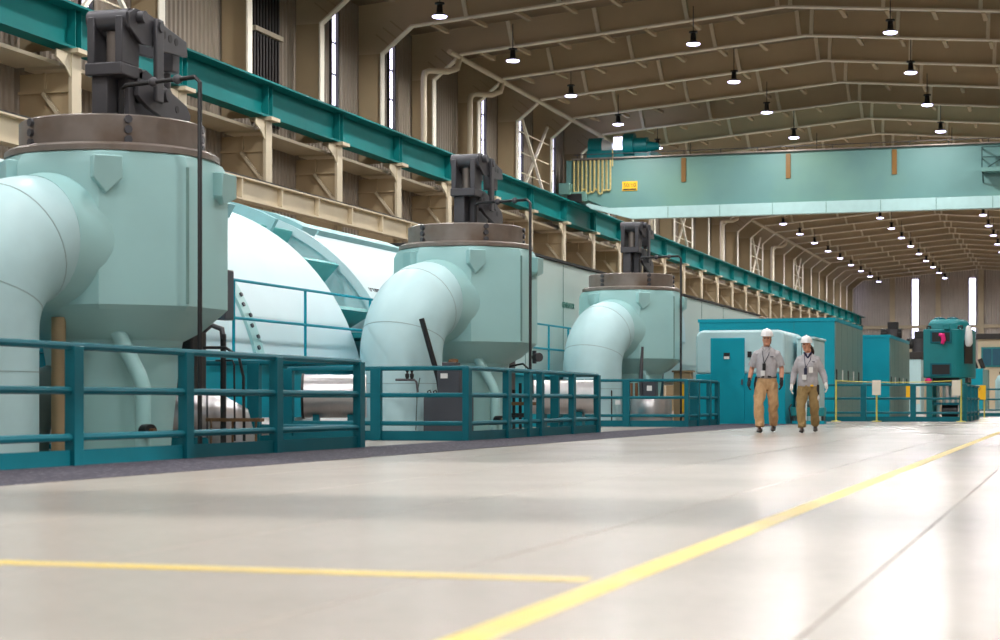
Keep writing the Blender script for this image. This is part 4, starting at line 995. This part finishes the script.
    if not fem:
        bl = MB().loft([ell(0, 0.01, z, 0.186, 0.142, 28) for z in (1.0, 1.045)]).build('belt', BLACK, p)
        MB().box(-0.03, 0.03, -0.14, -0.128, 1.0, 1.045).build('buckle', SILVER, bl, smooth=False)
        MB().tube([(-0.19, -0.03, 1.02), (-0.21, -0.04, 0.9), (-0.2, -0.05, 0.72)], 0.018, 8).build('strap', BLACK, p)
    else:
        MB().box(0.05, 0.11, -0.15, -0.115, 0.9, 0.935).build('clip', YELLOW, p, bevel=0.008)
        MB().box(0.17, 0.22, -0.06, 0.05, 0.74, 0.94).build('pouch', BLACK, p, bevel=0.015)
        MB().ball((0.2, -0.03, 0.68), 0.05, 10, 8, (0.7, 0.8, 1.2)).build('glove_bundle', WHITE, p)
    # shoes
    for s in (-1, 1):
        an = Vector(legs[s][1]); base = an.z - 0.085; tilt = cfg['toe'][s]
        m = MB()
        x = an.x; y = an.y
        rings = []
        for t, hw, hh in ((0.09, 0.035, 0.06), (0.06, 0.043, 0.085), (0.0, 0.047, 0.095), (-0.07, 0.05, 0.075), (-0.13, 0.052, 0.058), (-0.18, 0.042, 0.045), (-0.2, 0.02, 0.03)):
            rings.append([(x + hw * math.cos(a) * 1.0 + s * 0.04 * -t, y + t, base + max(0.0, hh * 0.5 + hh * 0.5 * math.sin(a)) + max(0, -t) * tilt) for a in [2 * PI * k / 14 for k in range(14)]])
        m.loft(rings)
        so = remesh(m, 'shoe', SHOE, p, 0.008, 2)
    # lanyard and badge
    bx = -0.03 if not fem else -0.04
    yb = -0.155 if not fem else -0.17
    ln = MB(); ln.tube([(-0.065, -0.06, 1.53), (-0.06, -0.12, 1.42), (bx, yb, 1.26)], 0.007, 6); ln.tube([(0.065, -0.06, 1.53), (0.05, -0.12, 1.42), (bx, yb, 1.26)], 0.007, 6)
    lo = ln.build('lanyard', NAVY if fem else DGREY, p)
    MB().box(bx - 0.03, bx + 0.03, yb - 0.02, yb - 0.004, 1.13, 1.26).build('radio', NAVY if fem else BLACK, lo, bevel=0.012)
    MB().box(bx - 0.065, bx + 0.015, yb - 0.012, yb - 0.004, 1.03, 1.13).build('badge', WHITE, lo, bevel=0.004)
    if fem: MB().box(0.02, 0.1, yb - 0.002, yb + 0.006, 1.17, 1.28).build('paper_note', WHITE, lo, smooth=False)
    for s in (-1, 1):
        e = Vector(arms[s][0]); w_ = Vector(arms[s][1])
        hand(p, w_, (w_ - e).normalized() * 0.6 + Vector((0, 0, -0.4)), s, WGLOVE if fem else BGLOVE)
    return p
man = dict(scale=1.005, fem=False, turn=0.006,
           legs={-1: ((-0.13, -0.17, 0.5), (-0.1, -0.22, 0.085)), 1: ((0.125, 0.0, 0.52), (0.105, 0.22, 0.13))},
           arms={-1: ((-0.275, 0.06, 1.17), (-0.31, -0.05, 0.95)), 1: ((0.27, 0.05, 1.17), (0.275, -0.06, 0.95))}, toe={-1: 0.05, 1: -0.15})
woman = dict(scale=0.935, fem=True, turn=-0.03,
             legs={-1: ((-0.135, -0.15, 0.5), (-0.11, -0.2, 0.085)), 1: ((0.125, 0.0, 0.52), (0.135, 0.2, 0.13))},
             arms={-1: ((-0.27, 0.06, 1.16), (-0.31, -0.06, 0.93)), 1: ((0.28, 0.06, 1.17), (0.345, -0.04, 0.96))}, toe={-1: 0.05, 1: -0.15})
person(man, (-5.46, 33.9, 0), math.radians(4), 'person in white hard hat, grey polo shirt and tan trousers, black gloves')
person(woman, (-4.71, 33.95, 0), math.radians(6), 'person in white hard hat, long-sleeved grey top and olive trousers, white gloves')
